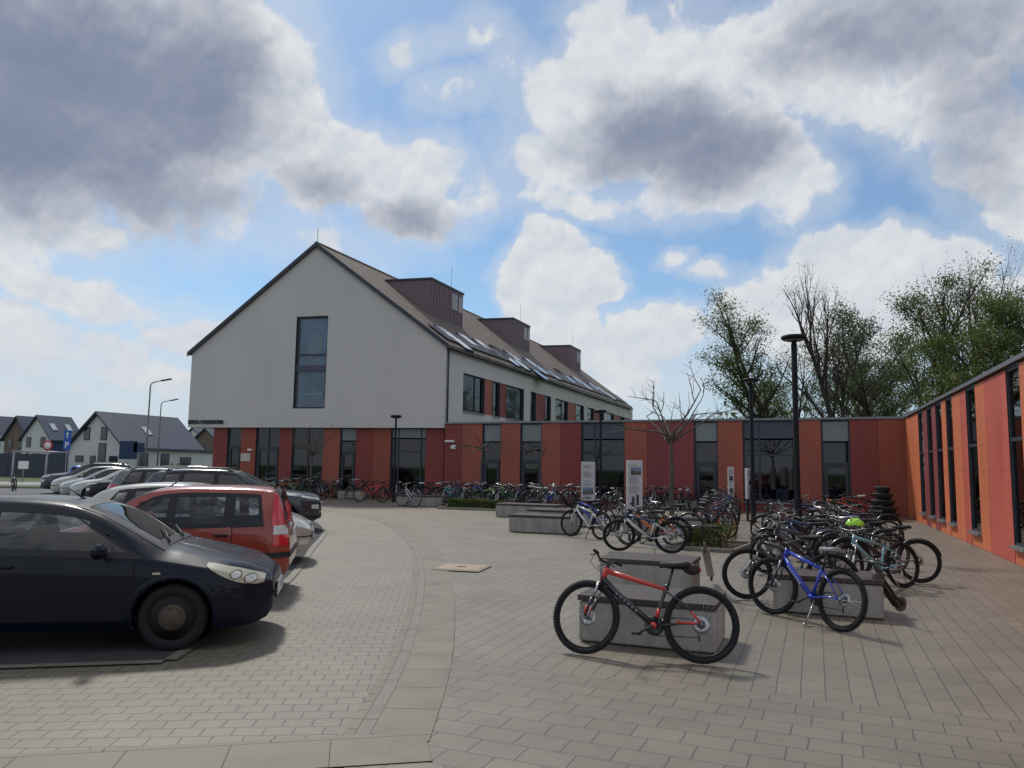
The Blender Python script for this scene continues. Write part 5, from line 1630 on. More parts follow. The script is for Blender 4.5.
# --- crowd round the near lamp column
crowd = [((772, 574), (836, 577), 'black', 'black', -9, 30), ((768, 566), (832, 569), 'grey', 'silver', 6, -20), ((776, 559), (838, 561), 'navy', None, -8, 24), ((783, 553), (842, 556), 'black', None, 7, -16),
         ((770, 549), (826, 550), 'maroon', None, -6, 10), ((805, 546), (860, 549), 'white', None, 8, 20), ((800, 540), (853, 543), 'black', None, -7, -24), ((818, 537), (868, 539), 'grey', None, 6, 12)]
for i, (f, r, c, fk, ln_, st) in enumerate(crowd):
    bicycle(G2(*f), G2(*r), lean=ln_, steer=st, col=c, fork=fk, hi=i < 4, style='city' if i in (1, 5) else 'mtb', guards=i in (1, 4, 5), rack=i in (1, 5), spin=.2 * i,
            label='%s bicycle in the crowd around the near lamp column, %s from the front' % ({'maroon': 'dark red', 'grey': 'dark grey'}.get(c, c), ORD[i]))
crowd2 = [((828, 566), (884, 567), 'black', 7), ((822, 556), (876, 558), 'grey', -8), ((836, 549), (888, 551), 'navy', 6), ((760, 543), (812, 545), 'black', -7), ((768, 536), (818, 538), 'grey', 8), ((782, 531), (830, 533), 'blue', -6), ((840, 541), (890, 542), 'black', -8), ((756, 530), (802, 532), 'black', 6)]
for i, (f, r, c, ln_) in enumerate(crowd2):
    bicycle(G2(*f), G2(*r), lean=ln_, steer=(20, -14, 26, -22, 12, -8, 16, -28)[i], col=c, spin=.17 * i, guards=i % 3 == 0, rack=i == 4, fork='silver' if i in (2, 5) else None,
            label='%s bicycle wedged in the crowd behind the turquoise bicycle, %s from the front' % ({'grey': 'dark grey'}.get(c, c), ORD[i]))
back = [((800, 527), (846, 529), 'black', 8), ((812, 522), (857, 524), 'orange', -6), ((826, 519), (870, 520), 'red', -8), ((838, 517), (880, 518), 'black', 6), ((790, 520), (833, 521), 'grey', -7)]
for i, (f, r, c, ln_) in enumerate(back):
    bicycle(G2(*f), G2(*r), lean=ln_, steer=(-18, 14, 6, -8, 22)[i], col=c, saddle=M_BW if i == 2 else None,
            label='%s bicycle by the corner planter, %s from the front of its row' % (c, ORD[i]))
# --- slanted row right of the hedge
cols = ['black', 'navy', 'maroon', 'black', 'pink', 'grey', 'blue', 'black', 'navy', 'lime', 'black', 'grey']
rim_o = mat('rim_orange', (.5, .12, .03), .4)
for k, c in enumerate(cols):
    f = G2(744 + 3.2 * k, 541 - 3.1 * k); r_ = G2(697 + 2.0 * k + (6 if k % 3 == 0 else 0), 535 - 2.9 * k)
    bicycle(f, r_, lean=(-9, 7, -6, 9)[k % 4], steer=(18, -22, 10, -8, 28)[k % 5], col=c, fork='silver' if k in (3, 8) else None, spin=.31 * k, guards=k in (1, 6), rim=rim_o if k in (0, 2) else None,
            label='%s bicycle in the slanted row beside the clipped hedge, %s from the front' % ({'maroon': 'dark red', 'grey': 'dark grey', 'lime': 'lime green'}.get(c, c), ORD[k]))
# --- around the totems
bicycle(G2(566, 536), G2(600, 540), lean=-8, steer=10, col='white', fork='white', label='white mountain bike leaning at the left totem', rim=M_RIM)
bicycle(G2(574, 530), G2(607, 533), lean=6, steer=-16, col='blue', label='blue bicycle just behind the white mountain bike', spin=.8)
bicycle(G2(606, 530), G2(640, 534), lean=-7, steer=20, col='grey', fork='silver', label='dark grey bicycle between the two totems')
bicycle(G2(616, 551), G2(671, 553.5), lean=7, steer=14, col='navy', col2='white', fork='white', hi=True, label='navy bicycle with white fork behind the stacked benches', rim=M_RIM)
bicycle(G2(622, 545), G2(676, 548), lean=-6, steer=-18, col='black', col2='orange', hi=True, label='black and orange bicycle just behind the navy one', guards=True)
bicycle(G2(640, 539), G2(690, 541), lean=5, steer=24, col='black', label='black bicycle third behind the stacked benches, nearest to the hedge', style='city', guards=True)
bicycle(G2(608, 520), G2(640, 522), lean=-7, steer=-12, col='black', label='black bicycle farthest between the totems')
# --- rows along the wings
def row(p0, p1, n, colours, head0, spread, where, lean=8, seed=1, jit=.12):
    rng = random.Random(seed)
    for i in range(n):
        p = p0.lerp(p1, i / max(1, n - 1)) + Vector((rng.uniform(-jit, jit), rng.uniform(-jit, jit) * 2, 0))
        c = colours[i % len(colours)]
        h = head0 + rng.uniform(-spread, spread) + (PI if rng.random() < .35 else 0)
        nmc = {'maroon': 'dark red', 'grey': 'dark grey', 'lime': 'lime green'}.get(c, c)
        bicycle(pos=p, head=h, lean=rng.uniform(-lean, lean), steer=rng.uniform(-32, 32), col=c, fork=rng.choice([None, None, 'silver', 'white']), style=rng.choice(['mtb', 'mtb', 'city']), spin=rng.random(),
                guards=rng.random() < .4, rack=rng.random() < .25, label='%s bicycle, %s from left %s' % (nmc, ORD[i], where), saddle=rng.choice([None, None, None, M_BW]))


AW = math.atan2(WW.t.y, WW.t.x)
wp = lambda px, d: (WW.o + WW.t * WW.s(px, 460) + WW.n * d)
mix1 = ['red', 'white', 'black', 'navy', 'grey', 'black', 'turquoise', 'blue', 'black', 'silver', 'navy', 'lime', 'black', 'maroon', 'grey', 'black', 'green', 'navy', 'black', 'silver', 'grey', 'black', 'blue', 'black']
row(wp(466, 2.2), wp(588, 2.0), 22, mix1, AW + PI / 2 - .35, .5, 'along the wing behind the long hedge', seed=3)
row(wp(500, 4.2), wp(584, 4.0), 13, ['turquoise', 'white', 'black', 'lime', 'navy', 'grey', 'black', 'green', 'black', 'navy', 'black', 'grey', 'blue'], AW + PI / 2 - .55, .6, 'in the second rank before the narrow doors', seed=4, jit=.2)
row(wp(592, 2.4), wp(634, 2.2), 8, ['black', 'grey', 'orange', 'black', 'navy', 'silver', 'black', 'grey'], AW + PI / 2 - .2, .6, 'before the big window behind the totems', seed=5)
row(wp(642, 1.0), wp(736, 1.0), 11, ['black', 'black', 'grey', 'black', 'navy', 'black', 'black', 'silver', 'black', 'grey', 'black'], AW + PI / 2, .35, 'at the plum panel and its narrow door', seed=6)
row(wp(446, 1.8), wp(463, 1.6), 5, ['black', 'orange', 'black', 'white', 'silver'], AW + .3, .5, 'under the alarm box', seed=8)
gp0 = lambda px, d: (W0.o + W0.t * W0.s(px) + W0.n * d)
AG = math.atan2(W0.t.y, W0.t.x)
row(gp0(256, 2.2), gp0(349, 2.0), 20, ['black', 'grey', 'white', 'black', 'navy', 'silver', 'black', 'turquoise', 'black', 'grey', 'silver', 'orange', 'black', 'red', 'black', 'green', 'black', 'navy', 'grey', 'black'], AG + PI / 2 - .3, .5, 'under the white gable', seed=9)
row(gp0(300, 4.2), gp0(346, 4.0), 7, ['black', 'white', 'grey', 'orange', 'black', 'green', 'black'], AG + .9, .5, 'in the front rank before the gable', seed=10)
row(gp0(352, 1.6), gp0(424, 1.6), 7, ['black', 'grey', 'navy', 'black', 'black', 'grey', 'black'], AG + PI / 2, .4, 'before the window left of the alarm box', seed=11)
bicycle(G2(382, 502.5), G2(359.5, 502), lean=6, steer=-10, col='red', label='lone red bicycle standing free in front of the gable')
bicycle(G2(393.5, 505.5), G2(415.5, 507.5), lean=-7, steer=24, col='silver', style='city', label='silver city bicycle in front of the pale bench below the gable', guards=True, rack=True, rim=M_RIMS)
p = gp(14, 491); bicycle(pos=(p.x, p.y), head=rad(116), lean=4, col='black', label='single dark bicycle at the far left edge by the street')

# low steel racks among the bicycles
M_RACK = mat('rack_steel', (.40, .41, .42), .35, metal=.8)
for (px, py, n, lbl) in ((706, 534, 5, 'low steel bicycle rack beside the clipped hedge'), (800, 562, 4, 'low steel bicycle rack at the near lamp column'), (835, 524, 4, 'low steel bicycle rack near the corner planter')):
    p = gp(px, py); root = empty('bicycle_rack', (p.x, p.y, 0), math.atan2(VD.y, VD.x), lbl, 'bicycle rack', 'bicycle racks')
    MB().box((n * .25, .45, .03), (n * .5 + .1, .05, .03), bev=.006).build('base_rail', M_RACK, root); MB().box((n * .25, -.2, .03), (n * .5 + .1, .05, .03), bev=.006).build('base_rail', M_RACK, root)
    for k in range(n):
        mb = MB(); x = .5 * k + .2; mb.tube([(x, -.2, .04), (x, -.2, .3), (x, -.1, .38), (x, .3, .38), (x, .42, .3), (x, .45, .04)], .011, 6); mb.build('hoop', M_RACK, root)


# --- folded kick scooters leaning on the benches
def scooter(foot, top, label, col):
    foot, top = Vector(foot), Vector(top); root = empty('kick_scooter', foot, 0, label, 'kick scooter')
    ax = (top - foot).normalized(); X = ax.orthogonal(); side = ax.cross(Vector((0, 0, 1))).normalized(); nr = side.cross(ax)
    L_ = (top - foot).length
    f = lambda u, v, w: ax * u + side * v + nr * w
    MB().tube([f(.12, 0, 0), f(L_ * .6, 0, 0), f(L_, 0, 0)], [.024, .02, .017], 10).build('stem', M_BK, root)
    MB().tube([f(L_, -.26, 0), f(L_ + .02, 0, 0), f(L_, .26, 0)], .014, 8).build('handlebar', M_BK, root)
    for s_ in (-1, 1): MB().tube([f(L_ + .005, .15 * s_, 0), f(L_, .27 * s_, 0)], .019, 8).build('grip', M_RUB, root)
    X3 = Matrix((ax, side, nr)).transposed()
    MB().box(f(L_ * .40, 0, -.07), (L_ * .55, .11, .025), X=X3, bev=.008).build('deck', col, root)
    for u, w_ in ((.08, 0), (L_ * .72, -.07)):
        wm = MB(); wm.lathe([(.03, -.014), (.085, -.016), (.095, -.008), (.095, .008), (.085, .016), (.03, .014)], (0, 0, 0), 'z', 20, X=Matrix((ax, nr, side)).transposed())
        wm.v = [tuple(Vector(v) + f(u, 0, w_)) for v in wm.v]; wm.build('wheel', mat('scooter_wheel', (.10, .09, .085), .5), root)
    mg = MB()
    mg.box(f(.10, 0, .02), (.12, .05, .09), X=X3, bev=.02); mg.build('fork', col, root)
    return root


a = gp(904, 616); b = at(872, 563, 9.75)
scooter((a.x, a.y, .09), (b.x, b.y, b.z), 'folded black kick scooter leaning on the right end of the bench by the blue bicycle', M_BK)
a = gp(712, 583); b = at(702, 527, 11.0)
scooter((a.x, a.y, .09), (b.x, b.y, b.z), 'folded pale kick scooter leaning behind the stacked benches', mat('scooter_silver', (.4, .4, .39), .4, metal=.5))
# ================================================================== cars
def car_paint(n, c, metal=0.0, rough=.32):
    return mat('car_paint_' + n, c, rough, metal, coat=.9, var=.06, vscale=3, world=False)


M_CGLASS = glass_mat('car_glass', (.62, .68, .70), .015)
M_CGLASSD = glass_mat('car_glass_tinted', (.16, .19, .21), .015)
M_TRIM = mat('car_trim_black', (.014, .014, .015), .5)
M_SEAM = mat('car_seam', (.004, .004, .004), .8)
M_INT = mat('car_interior', (.03, .03, .033), .85)
M_SEATC = mat('car_seat', (.045, .045, .05), .9, var=.2, vscale=20, world=False)
M_LENS = mat('lamp_lens', (.62, .62, .56), .12, coat=1)
M_LENSY = mat('lamp_lens_clouded', (.46, .43, .32), .3, coat=.5)
M_TAIL = mat('tail_lens', (.60, .012, .022), .15, coat=1)
M_TAILW = mat('tail_lens_white', (.62, .60, .58), .2, coat=1)
M_PLATE = mat('number_plate', (.62, .62, .60), .5)
M_ALLOY = mat('alloy', (.36, .37, .38), .3, metal=.8)
M_STEEL = mat('steel_rim', (.022, .022, .023), .6)
M_HUB = mat('hub_rust', (.085, .064, .05), .8, var=.3, vscale=40, world=False)


def interp(tab, x):
    if x <= tab[0][0]: return tab[0][1]
    for (a, b), (c, d) in zip(tab, tab[1:]):
        if x <= c: return b + (d - b) * (x - a) / (c - a)
    return tab[-1][1]


def smooth_tab(tab, n=6):
    out = []
    for i in range(len(tab) - 1):
        p0 = tab[max(i - 1, 0)]; p1 = tab[i]; p2 = tab[i + 1]; p3 = tab[min(i + 2, len(tab) - 1)]
        h = p2[0] - p1[0]
        def slope(a, b): return (b[1] - a[1]) / max(1e-6, b[0] - a[0])
        m1 = slope(p0, p2) if i > 0 else slope(p1, p2); m2 = slope(p1, p3) if i < len(tab) - 2 else slope(p1, p2)
        s = slope(p1, p2)
        m1 = 0 if m1 * s < 0 else (math.copysign(min(abs(m1), 3 * abs(s)), s)); m2 = 0 if m2 * s < 0 else (math.copysign(min(abs(m2), 3 * abs(s)), s))
        for k in range(n):
            t = k / n
            out.append((p1[0] + h * t, (2 * t ** 3 - 3 * t * t + 1) * p1[1] + (t ** 3 - 2 * t * t + t) * h * m1 + (-2 * t ** 3 + 3 * t * t) * p2[1] + (t ** 3 - t * t) * h * m2))
    out.append(tab[-1]); return out


class Body:
    """x runs from the nose (0) to the tail (L); the shape is given by a side profile, a plan and a roof width"""

    def __init__(self, sp):
        self.__dict__.update(sp); self.top = smooth_tab(sp['sil']); self.hw = self.W / 2

    def plan(self, x):
        a, b = self.nose_r, self.tail_r
        k = 1.0
        if x < a: k = 1 - self.nose_k * (1 - x / a) ** 2.6
        if x > self.L - b: k = 1 - self.tail_k * (1 - (self.L - x) / b) ** 2.6
        return k

    def section(self, x):
        x = min(max(x, 0.0), self.L)
        zt = interp(self.top, x); zb = min(interp(self.belt, x), zt - .035)
        zs = interp(self.sill, x); w = self.hw * self.plan(x)
        yr = min(self.hw * interp(self.rail, x) * min(1, self.plan(x) + .05), w * .965)
        zr = zt - min(interp(self.crown, x), (zt - zb) * .55)
        low = [(w * .93, zs), (w * .985, zs + .10), (w * 1.0, zs + (zb - zs) * .45), (w * .997, zs + (zb - zs) * .72), (w * .985, zb - .05 * min(1, (zb - zs) / .5)), (w * .968, zb)]
        d_ = []
        for (a, b), (c, e) in zip(low, low[1:]):
            for k in range(3): d_.append((a + (c - a) * k / 3, b + (e - b) * k / 3))
        low = d_ + low[-1:]
        gl = []
        for i in range(1, 6):
            t = i / 6; gl.append((w * .968 + (yr - w * .968) * t + .018 * math.sin(PI * t) * min(1, (zt - zb) / .4), zb + (zr - zb) * t))
        up = [(yr, zr), (yr * .93, zr + (zt - zr) * .40), (yr * .80, zr + (zt - zr) * .68), (yr * .55, zr + (zt - zr) * .90), (yr * .28, zt - (zt - zr) * .02), (0, zt)]
        return low, gl, up

    def y_at(self, x, z):
        low, gl, up = self.section(x); pts = low + gl + up
        for (y0, z0), (y1, z1) in zip(pts, pts[1:]):
            if z0 <= z <= z1 and z1 > z0: return y0 + (y1 - y0) * (z - z0) / (z1 - z0)
        return pts[0][0] if z < pts[0][1] else 0

    def z_at(self, x, y):
        low, gl, up = self.section(x); pts = low[-1:] + gl + up; y = abs(y)
        for (y0, z0), (y1, z1) in zip(pts, pts[1:]):
            if y1 <= y <= y0 and y0 > y1: return z0 + (z1 - z0) * (y0 - y) / (y0 - y1)
        return pts[-1][1] if y < pts[-1][0] + 1e-4 else pts[0][1]


def inpoly(x, z, poly):
    c = False; j = len(poly) - 1
    for i in range(len(poly)):
        xi, zi = poly[i]; xj, zj = poly[j]
        if (zi > z) != (zj > z) and x < (xj - xi) * (z - zi) / (zj - zi) + xi: c = not c
        j = i
    return c


def car(sp, pos, head, label, paint_m, glass=None, scale=(1, 1, 1), lens=None, group=None, wheel_m=None, trim_low=True, rear_wiper=False):
    B = Body(sp); L_ = sp['L']; glass = glass or M_CGLASS
    root = empty('parked_car', pos, head, label, 'car', group or 'cars parked along the kerb')
    root.scale = scale
    X0 = L_ / 2
    def V(x, y, z): return (X0 - x, y, z)
    wx = sp['wheels']; wr = sp['wr']; ra = wr + .055
    wins = sp['wins']                       # side windows: (xb0, xb1, xt0, xt1)
    polys = []
    for (xb0, xb1, xt0, xt1) in wins:
        n = 8; lo = [(xb0 + (xb1 - xb0) * i / n) for i in range(n + 1)]; hi = [(xt0 + (xt1 - xt0) * i / n) for i in range(n + 1)]
        polys.append(([(x, min(interp(B.belt, x), interp(B.top, x) - .05) + .025) for x in lo], [(x, max(interp(B.top, x) - sp.get('roofm', .105), interp(B.belt, x) + .03)) for x in hi]))
    ws = sp['wind']; rs_ = sp['rear']
    xs = sorted(set([round(L_ * i / 150, 4) for i in range(151)] + [.004, .009, .016, .03, .045, .06, .085, L_ - .004, L_ - .009, L_ - .016, L_ - .03, L_ - .045, L_ - .06]))
    mb = MB(); rows = []
    for x in xs:
        low, gl, up = B.section(x); half = low + gl + up
        full = [(-y, z) for y, z in half] + [(y, z) for y, z in half[:-1][::-1]]
        rows.append([V(x, y, z) for y, z in full])
    m = len(rows[0]); vs = [p for r in rows for p in r]; fs = []
    for i in range(len(xs) - 1):
        for j in range(m - 1):
            q = (i * m + j, (i + 1) * m + j, (i + 1) * m + j + 1, i * m + j + 1)
            cx = X0 - sum(vs[a][0] for a in q) / 4; cy = sum(vs[a][1] for a in q) / 4; cz = sum(vs[a][2] for a in q) / 4
            jj = j if j < m // 2 else m - 2 - j
            if jj < 16 and abs(cy) > B.hw * .55 and any((cx - w) ** 2 + (cz - wr) ** 2 < (ra + .005) ** 2 for w in wx): continue
            if 13 <= jj <= 23 and any(inpoly(cx, cz, lo + hi[::-1]) for lo, hi in polys): continue
            if jj >= 21 and ws[0] + .02 < cx < ws[1] - .02 and abs(cy) < interp([(ws[0], ws[2]), (ws[1], ws[3])], cx) - .02: continue
            if jj >= 21 and rs_[0] + .02 < cx < rs_[1] - .02 and abs(cy) < interp([(rs_[0], rs_[2]), (rs_[1], rs_[3])], cx) - .02: continue
            fs.append(q)
    fs.append(tuple(range(m))); fs.append(tuple((len(xs) - 1) * m + j for j in range(m))[::-1])
    b0 = len(fs)
    mb.add(vs, fs, 0, True)
    for k in (b0 - 1, b0 - 2): mb.s[k] = False
    # underbody
    for i in range(len(xs) - 1): mb.add([rows[i][0], rows[i + 1][0], rows[i + 1][-1], rows[i][-1]], [(0, 1, 2, 3)], 1)
    mb.build('body', [paint_m, M_TRIM], root)

    def side(s_, lo, hi, nv, off, mi=0, out=None, ring=None):
        """patch on the car's side between two polylines of (x, z)"""
        q = out or MB(); n = len(lo); g = []
        for v in range(nv + 1):
            t = v / nv
            for i in range(n):
                x = lo[i][0] + (hi[i][0] - lo[i][0]) * t; z = lo[i][1] + (hi[i][1] - lo[i][1]) * t
                g.append(V(x, s_ * (B.y_at(x, z) + off), z))
        f = [(v * n + i, v * n + i + 1, (v + 1) * n + i + 1, (v + 1) * n + i) for v in range(nv) for i in range(n - 1)]
        q.add(g, f, mi, True); return q

    # side windows: black surround and pane
    for s_ in (-1, 1):
        for (lo, hi), wn in zip(polys, wins):
            e = .05; n = len(lo)
            def shrink(t0, t1, v0, v1):
                a = []; b_ = []
                for i in range(n):
                    u = t0 + (t1 - t0) * i / (n - 1); k = u * (n - 1); i0 = max(0, min(int(math.floor(k)), n - 2)); fr = k - i0
                    l = (lo[i0][0] + (lo[i0 + 1][0] - lo[i0][0]) * fr, lo[i0][1] + (lo[i0 + 1][1] - lo[i0][1]) * fr)
                    h = (hi[i0][0] + (hi[i0 + 1][0] - hi[i0][0]) * fr, hi[i0][1] + (hi[i0 + 1][1] - hi[i0][1]) * fr)
                    a.append((l[0] + (h[0] - l[0]) * v0, l[1] + (h[1] - l[1]) * v0)); b_.append((l[0] + (h[0] - l[0]) * v1, l[1] + (h[1] - l[1]) * v1))
                return a, b_
            ln = abs(wn[1] - wn[0]); du = e / max(.2, ln); hh = max(.1, max(h[1] - l[1] for l, h in zip(lo, hi))); dv = .035 / hh
            q = MB()
            for (t0, t1, v0, v1) in ((-du * .6, 1 + du * .6, -dv, dv * .9), (-du * .6, 1 + du * .6, 1 - dv * .9, 1 + dv * .8), (-du * .6, du * .6, dv * .9, 1 - dv * .9), (1 - du * .6, 1 + du * .6, dv * .9, 1 - dv * .9)):
                a, b_ = shrink(t0, t1, v0, v1); side(s_, a, b_, 3, .006, 0, q)
            w = q.build('window', M_TRIM, root)
            a, b_ = shrink(du * .3, 1 - du * .3, dv * .5, 1 - dv * .5)
            side(s_, a, b_, 4, .003).build('pane', glass, w)
    for s_ in (-1, 1):
        for (lo0, hi0), (lo1, hi1), wa, wb in zip(polys, polys[1:], wins, wins[1:]):
            a0, a1 = lo0[-1][0], lo1[0][0]; b0_, b1_ = hi0[-1][0], hi1[0][0]
            if a1 - a0 > .16: continue
            q = MB(); side(s_, [(a0 - .01, lo0[-1][1] - .02), (a1 + .01, lo1[0][1] - .02)], [(b0_ - .01, hi0[-1][1] + .02), (b1_ + .01, hi1[0][1] + .02)], 6, .0045, 0, q); q.build('pillar', M_TRIM, root)
    # windscreen and rear window
    for nm, (x0, x1, y0, y1) in (('windscreen', ws), ('rear_window', rs_)):
        if x1 < x0: x0, x1, y0, y1 = x1, x0, y1, y0
        def grid(u0, u1, v0, v1, off, q, nu=10, nv=8):
            g = []
            for j in range(nv + 1):
                v = v0 + (v1 - v0) * j / nv; x = x0 + (x1 - x0) * v; hw_ = y0 + (y1 - y0) * v
                for i in range(nu + 1):
                    y = hw_ * (u0 + (u1 - u0) * i / nu)
                    g.append(V(x, y, B.z_at(x, y) + off))
            q.add(g, [(j * (nu + 1) + i, j * (nu + 1) + i + 1, (j + 1) * (nu + 1) + i + 1, (j + 1) * (nu + 1) + i) for j in range(nv) for i in range(nu)], 0, True)
        q = MB(); e = .055
        grid(-1.03, 1.03, -.05, .07, .006, q, 10, 2); grid(-1.03, 1.03, .93, 1.05, .006, q, 10, 2); grid(-1.03, -.93, .07, .93, .006, q, 2, 8); grid(.93, 1.03, .07, .93, .006, q, 2, 8)
        w = q.build(nm, M_TRIM, root)
        q = MB(); grid(-.96, .96, .03, .97, .004, q); q.build('pane', M_CGLASS if nm == 'windscreen' else glass, w)
        if nm == 'windscreen':
            q = MB(); zc = B.z_at(x0, 0)
            for yy in (-.5, .12):
                a = V(x0 - .03, yy, B.z_at(x0 - .03, yy) + .03); b_ = V(x0 + .16, yy + .52, B.z_at(x0 + .16, min(.62, abs(yy + .52))) + .03); q.tube([a, b_], .011, 5)
            q.build('wiper', M_TRIM, root)
    if rear_wiper:
        x = rs_[1] - .06; q = MB(); q.tube([V(x, 0, B.z_at(x, 0) + .03), V(x - .15, .28, B.z_at(x - .15, .28) + .03)], .012, 5); q.build('wiper', M_TRIM, root)
    # doors: seams, slightly proud skins and handles
    for s_ in (-1, 1):
        for k, (d0, d1, hx) in enumerate(sp['doors']):
            n = 9; zl = lambda x: interp(B.sill, x) + .10; zh = lambda x: min(interp(B.belt, x), interp(B.top, x) - .05) - .012
            xs_ = [d0 + (d1 - d0) * i / (n - 1) for i in range(n)]
            dm = side(s_, [(x, zl(x)) for x in xs_], [(x, zh(x)) for x in xs_], 7, .004).build('door', paint_m, root)
            q = MB(); t = .006
            for xx in (d0, d1): side(s_, [(xx - t, zl(xx)), (xx + t, zl(xx))], [(xx - t, zh(xx)), (xx + t, zh(xx))], 7, .0055, 0, q)
            side(s_, [(x, zl(x) - t) for x in xs_], [(x, zl(x) + t) for x in xs_], 1, .0055, 0, q)
            q.build('door_gap', M_SEAM, dm)
            z = zh(hx) - .10; q = MB(); q.box(V(hx, s_ * (B.y_at(hx, z) + .018), z), (.19, .03, .032), bev=.01); q.build('handle', sp.get('handle_m') or paint_m, dm)
            if sp.get('molding'):
                q = MB(); zz = sp['molding']; side(s_, [(x, zz) for x in xs_[1:-1]], [(x, zz + .07) for x in xs_[1:-1]], 2, .014, 0, q); q.build('side_molding', M_TRIM, dm)
        mx = sp['mirror']; z = min(interp(B.belt, mx), 9) + .07; y = B.y_at(mx, z - .08)
        q = MB(); q.box(V(mx, s_ * (y + .14), z), (.11, .21, .135), bev=.045); q.box(V(mx, s_ * (y + .03), z - .04), (.05, .08, .04)); q.build('mirror', sp.get('mirror_m') or paint_m, root)
        for name, lo, hi, mt in sp['lamps']:
            mt = lens if (lens and name == 'headlight') else mt
            side(s_, refine(lo, 3), refine(hi, 3), 10, .012).build(name, mt, root)
        # wheel arches
        for w in wx:
            q = MB(); g = []; n = 26
            for i in range(n + 1):
                a = -.16 * PI + 1.32 * PI * i / n
                for rr, of in ((ra - .012, -.02), (ra - .004, .008), (ra + .02, .010), (ra + .055, .005)):
                    x = w + rr * math.cos(a); z = max(wr + rr * math.sin(a), interp(B.sill, min(max(x, 0), L_)) + .004)
                    g.append(V(x, s_ * (B.y_at(min(max(x, .02), L_ - .02), z) + of), z))
            q.add(g, [(i * 4 + j, i * 4 + j + 1, (i + 1) * 4 + j + 1, (i + 1) * 4 + j) for i in range(n) for j in range(3)], 0, True)
            q.build('wheel_arch', sp.get('arch_m') or paint_m, root)
            q = MB(); g = []
            for i in range(n + 1):
                a = -.1 * PI + 1.2 * PI * i / n
                for yy in (B.hw * .50, B.y_at(min(max(w, .1), L_ - .1), wr + .2) - .03): g.append(V(w + (ra + .0) * math.cos(a), s_ * yy, wr + (ra + .0) * math.sin(a)))
            q.add(g, [(i * 2, i * 2 + 1, i * 2 + 3, i * 2 + 2) for i in range(n)], 0, True)
            q.lathe([(ra, B.hw * .5 * s_), (0.0, B.hw * .5 * s_)], V(w, 0, wr), 'y', 26)
            q.build('wheel_well', M_SEAM, root)
            # wheel
            y = B.hw * .985 - .02; tw = .195
            T_ = MB(); yo = s_ * (y - tw); y1 = s_ * y
            prof = [(wr * .60, 0), (wr * .90, -.012), (wr * .985, .02), (wr, .05), (wr, tw - .05), (wr * .985, tw - .02), (wr * .90, tw + .006), (wr * .68, tw - .004), (wr * .66, tw - .03)]
            T_.lathe([(r_, yo + s_ * h_) for r_, h_ in prof], V(w, 0, wr), 'y', 40)
            wo = T_.build('wheel', M_TYRE, root)
            R_ = MB(); wm = wheel_m or M_ALLOY
            R_.lathe([(wr * .68, y1 - s_ * .008), (wr * .65, y1 - s_ * .012), (wr * .60, y1 - s_ * .05), (wr * .60, y1 - s_ * .10)], V(w, 0, wr), 'y', 32)
            R_.lathe([(0, y1 - s_ * .10), (wr * .60, y1 - s_ * .09)], V(w, 0, wr), 'y', 32, 1)
            if wm is M_STEEL:
                R_.lathe([(wr * .60, y1 - s_ * .055), (wr * .42, y1 - s_ * .03), (wr * .30, y1 - s_ * .025)], V(w, 0, wr), 'y', 32, 0)
                for k in range(10):
                    a = 2 * PI * k / 10; R_.lathe([(.026, y1 - s_ * .036), (0, y1 - s_ * .035)], V(w + wr * .5 * math.cos(a), 0, wr + wr * .5 * math.sin(a)), 'y', 10, 1)
                H_ = MB(); H_.lathe([(wr * .40, y1 - s_ * .03), (wr * .39, y1 + s_ * .002), (wr * .20, y1 + s_ * .008), (wr * .18, y1 + s_ * .014), (0, y1 + s_ * .015)], V(w, 0, wr), 'y', 24)
                for k in range(5):
                    a = 2 * PI * k / 5; H_.lathe([(.014, y1 - s_ * .01), (.012, y1 + s_ * .014), (0, y1 + s_ * .014)], V(w + wr * .31 * math.cos(a), 0, wr + wr * .31 * math.sin(a)), 'y', 8)
                H_.build('hub', M_HUB, wo)
            else:
                for k in range(5):
                    a = 2 * PI * k / 5
                    for da in (-.13, .13):
                        p0 = V(w + .03 * math.cos(a), y1 - s_ * .02, wr + .03 * math.sin(a)); p1 = V(w + wr * .62 * math.cos(a + da), y1 - s_ * .03, wr + wr * .62 * math.sin(a + da))
                        R_.tube([p0, p1], [.03, .018], 6)
                R_.lathe([(.055, y1 - s_ * .03), (.05, y1 - s_ * .005), (0, y1 - s_ * .003)], V(w, 0, wr), 'y', 16)
            R_.build('rim', [wm, M_SEAM], wo)
    # front and rear faces
    low, gl, up = B.section(0.0)
    wn = low[2][0]; zt = up[-1][1]; z0 = low[0][1]
    q = MB(); q.box(V(-.005, 0, z0 + (zt - z0) * .80), (.03, wn * 1.0, (zt - z0) * .17), bev=.01); gr = q.build('grille', M_TRIM, root)
    q = MB(); q.box(V(-.021, 0, z0 + (zt - z0) * .80), (.012, wn * .96, .012)); q.box(V(-.015, 0, z0 + (zt - z0) * .885), (.024, wn * 1.02, .018)); q.build('grille_bar', M_CHROME, gr)
    q = MB(); q.box(V(-.004, 0, z0 + (zt - z0) * .22), (.03, wn * 1.35, (zt - z0) * .26), bev=.01); q.build('air_intake', M_TRIM, root)
    q = MB(); q.box(V(-.022, 0, z0 + (zt - z0) * .48), (.014, .52, .115), bev=.004); pl = q.build('number_plate', M_PLATE, root)
    q = MB(); q.box(V(-.030, .24, z0 + (zt - z0) * .48), (.003, .04, .11)); q.build('plate_band', M_BLUE, pl)
    q = MB(); q.lathe([(.045, .0), (.04, .012), (0, .014)], V(-.02, 0, zt - .055), 'x', 16); q.build('badge', M_CHROME, root)
    xr = L_ + .012; zp = sp.get('rear_plate', .75)
    q = MB(); q.box(V(L_ + .008, 0, zp), (.014, .52, .115), bev=.004); pl = q.build('number_plate', M_PLATE, root)
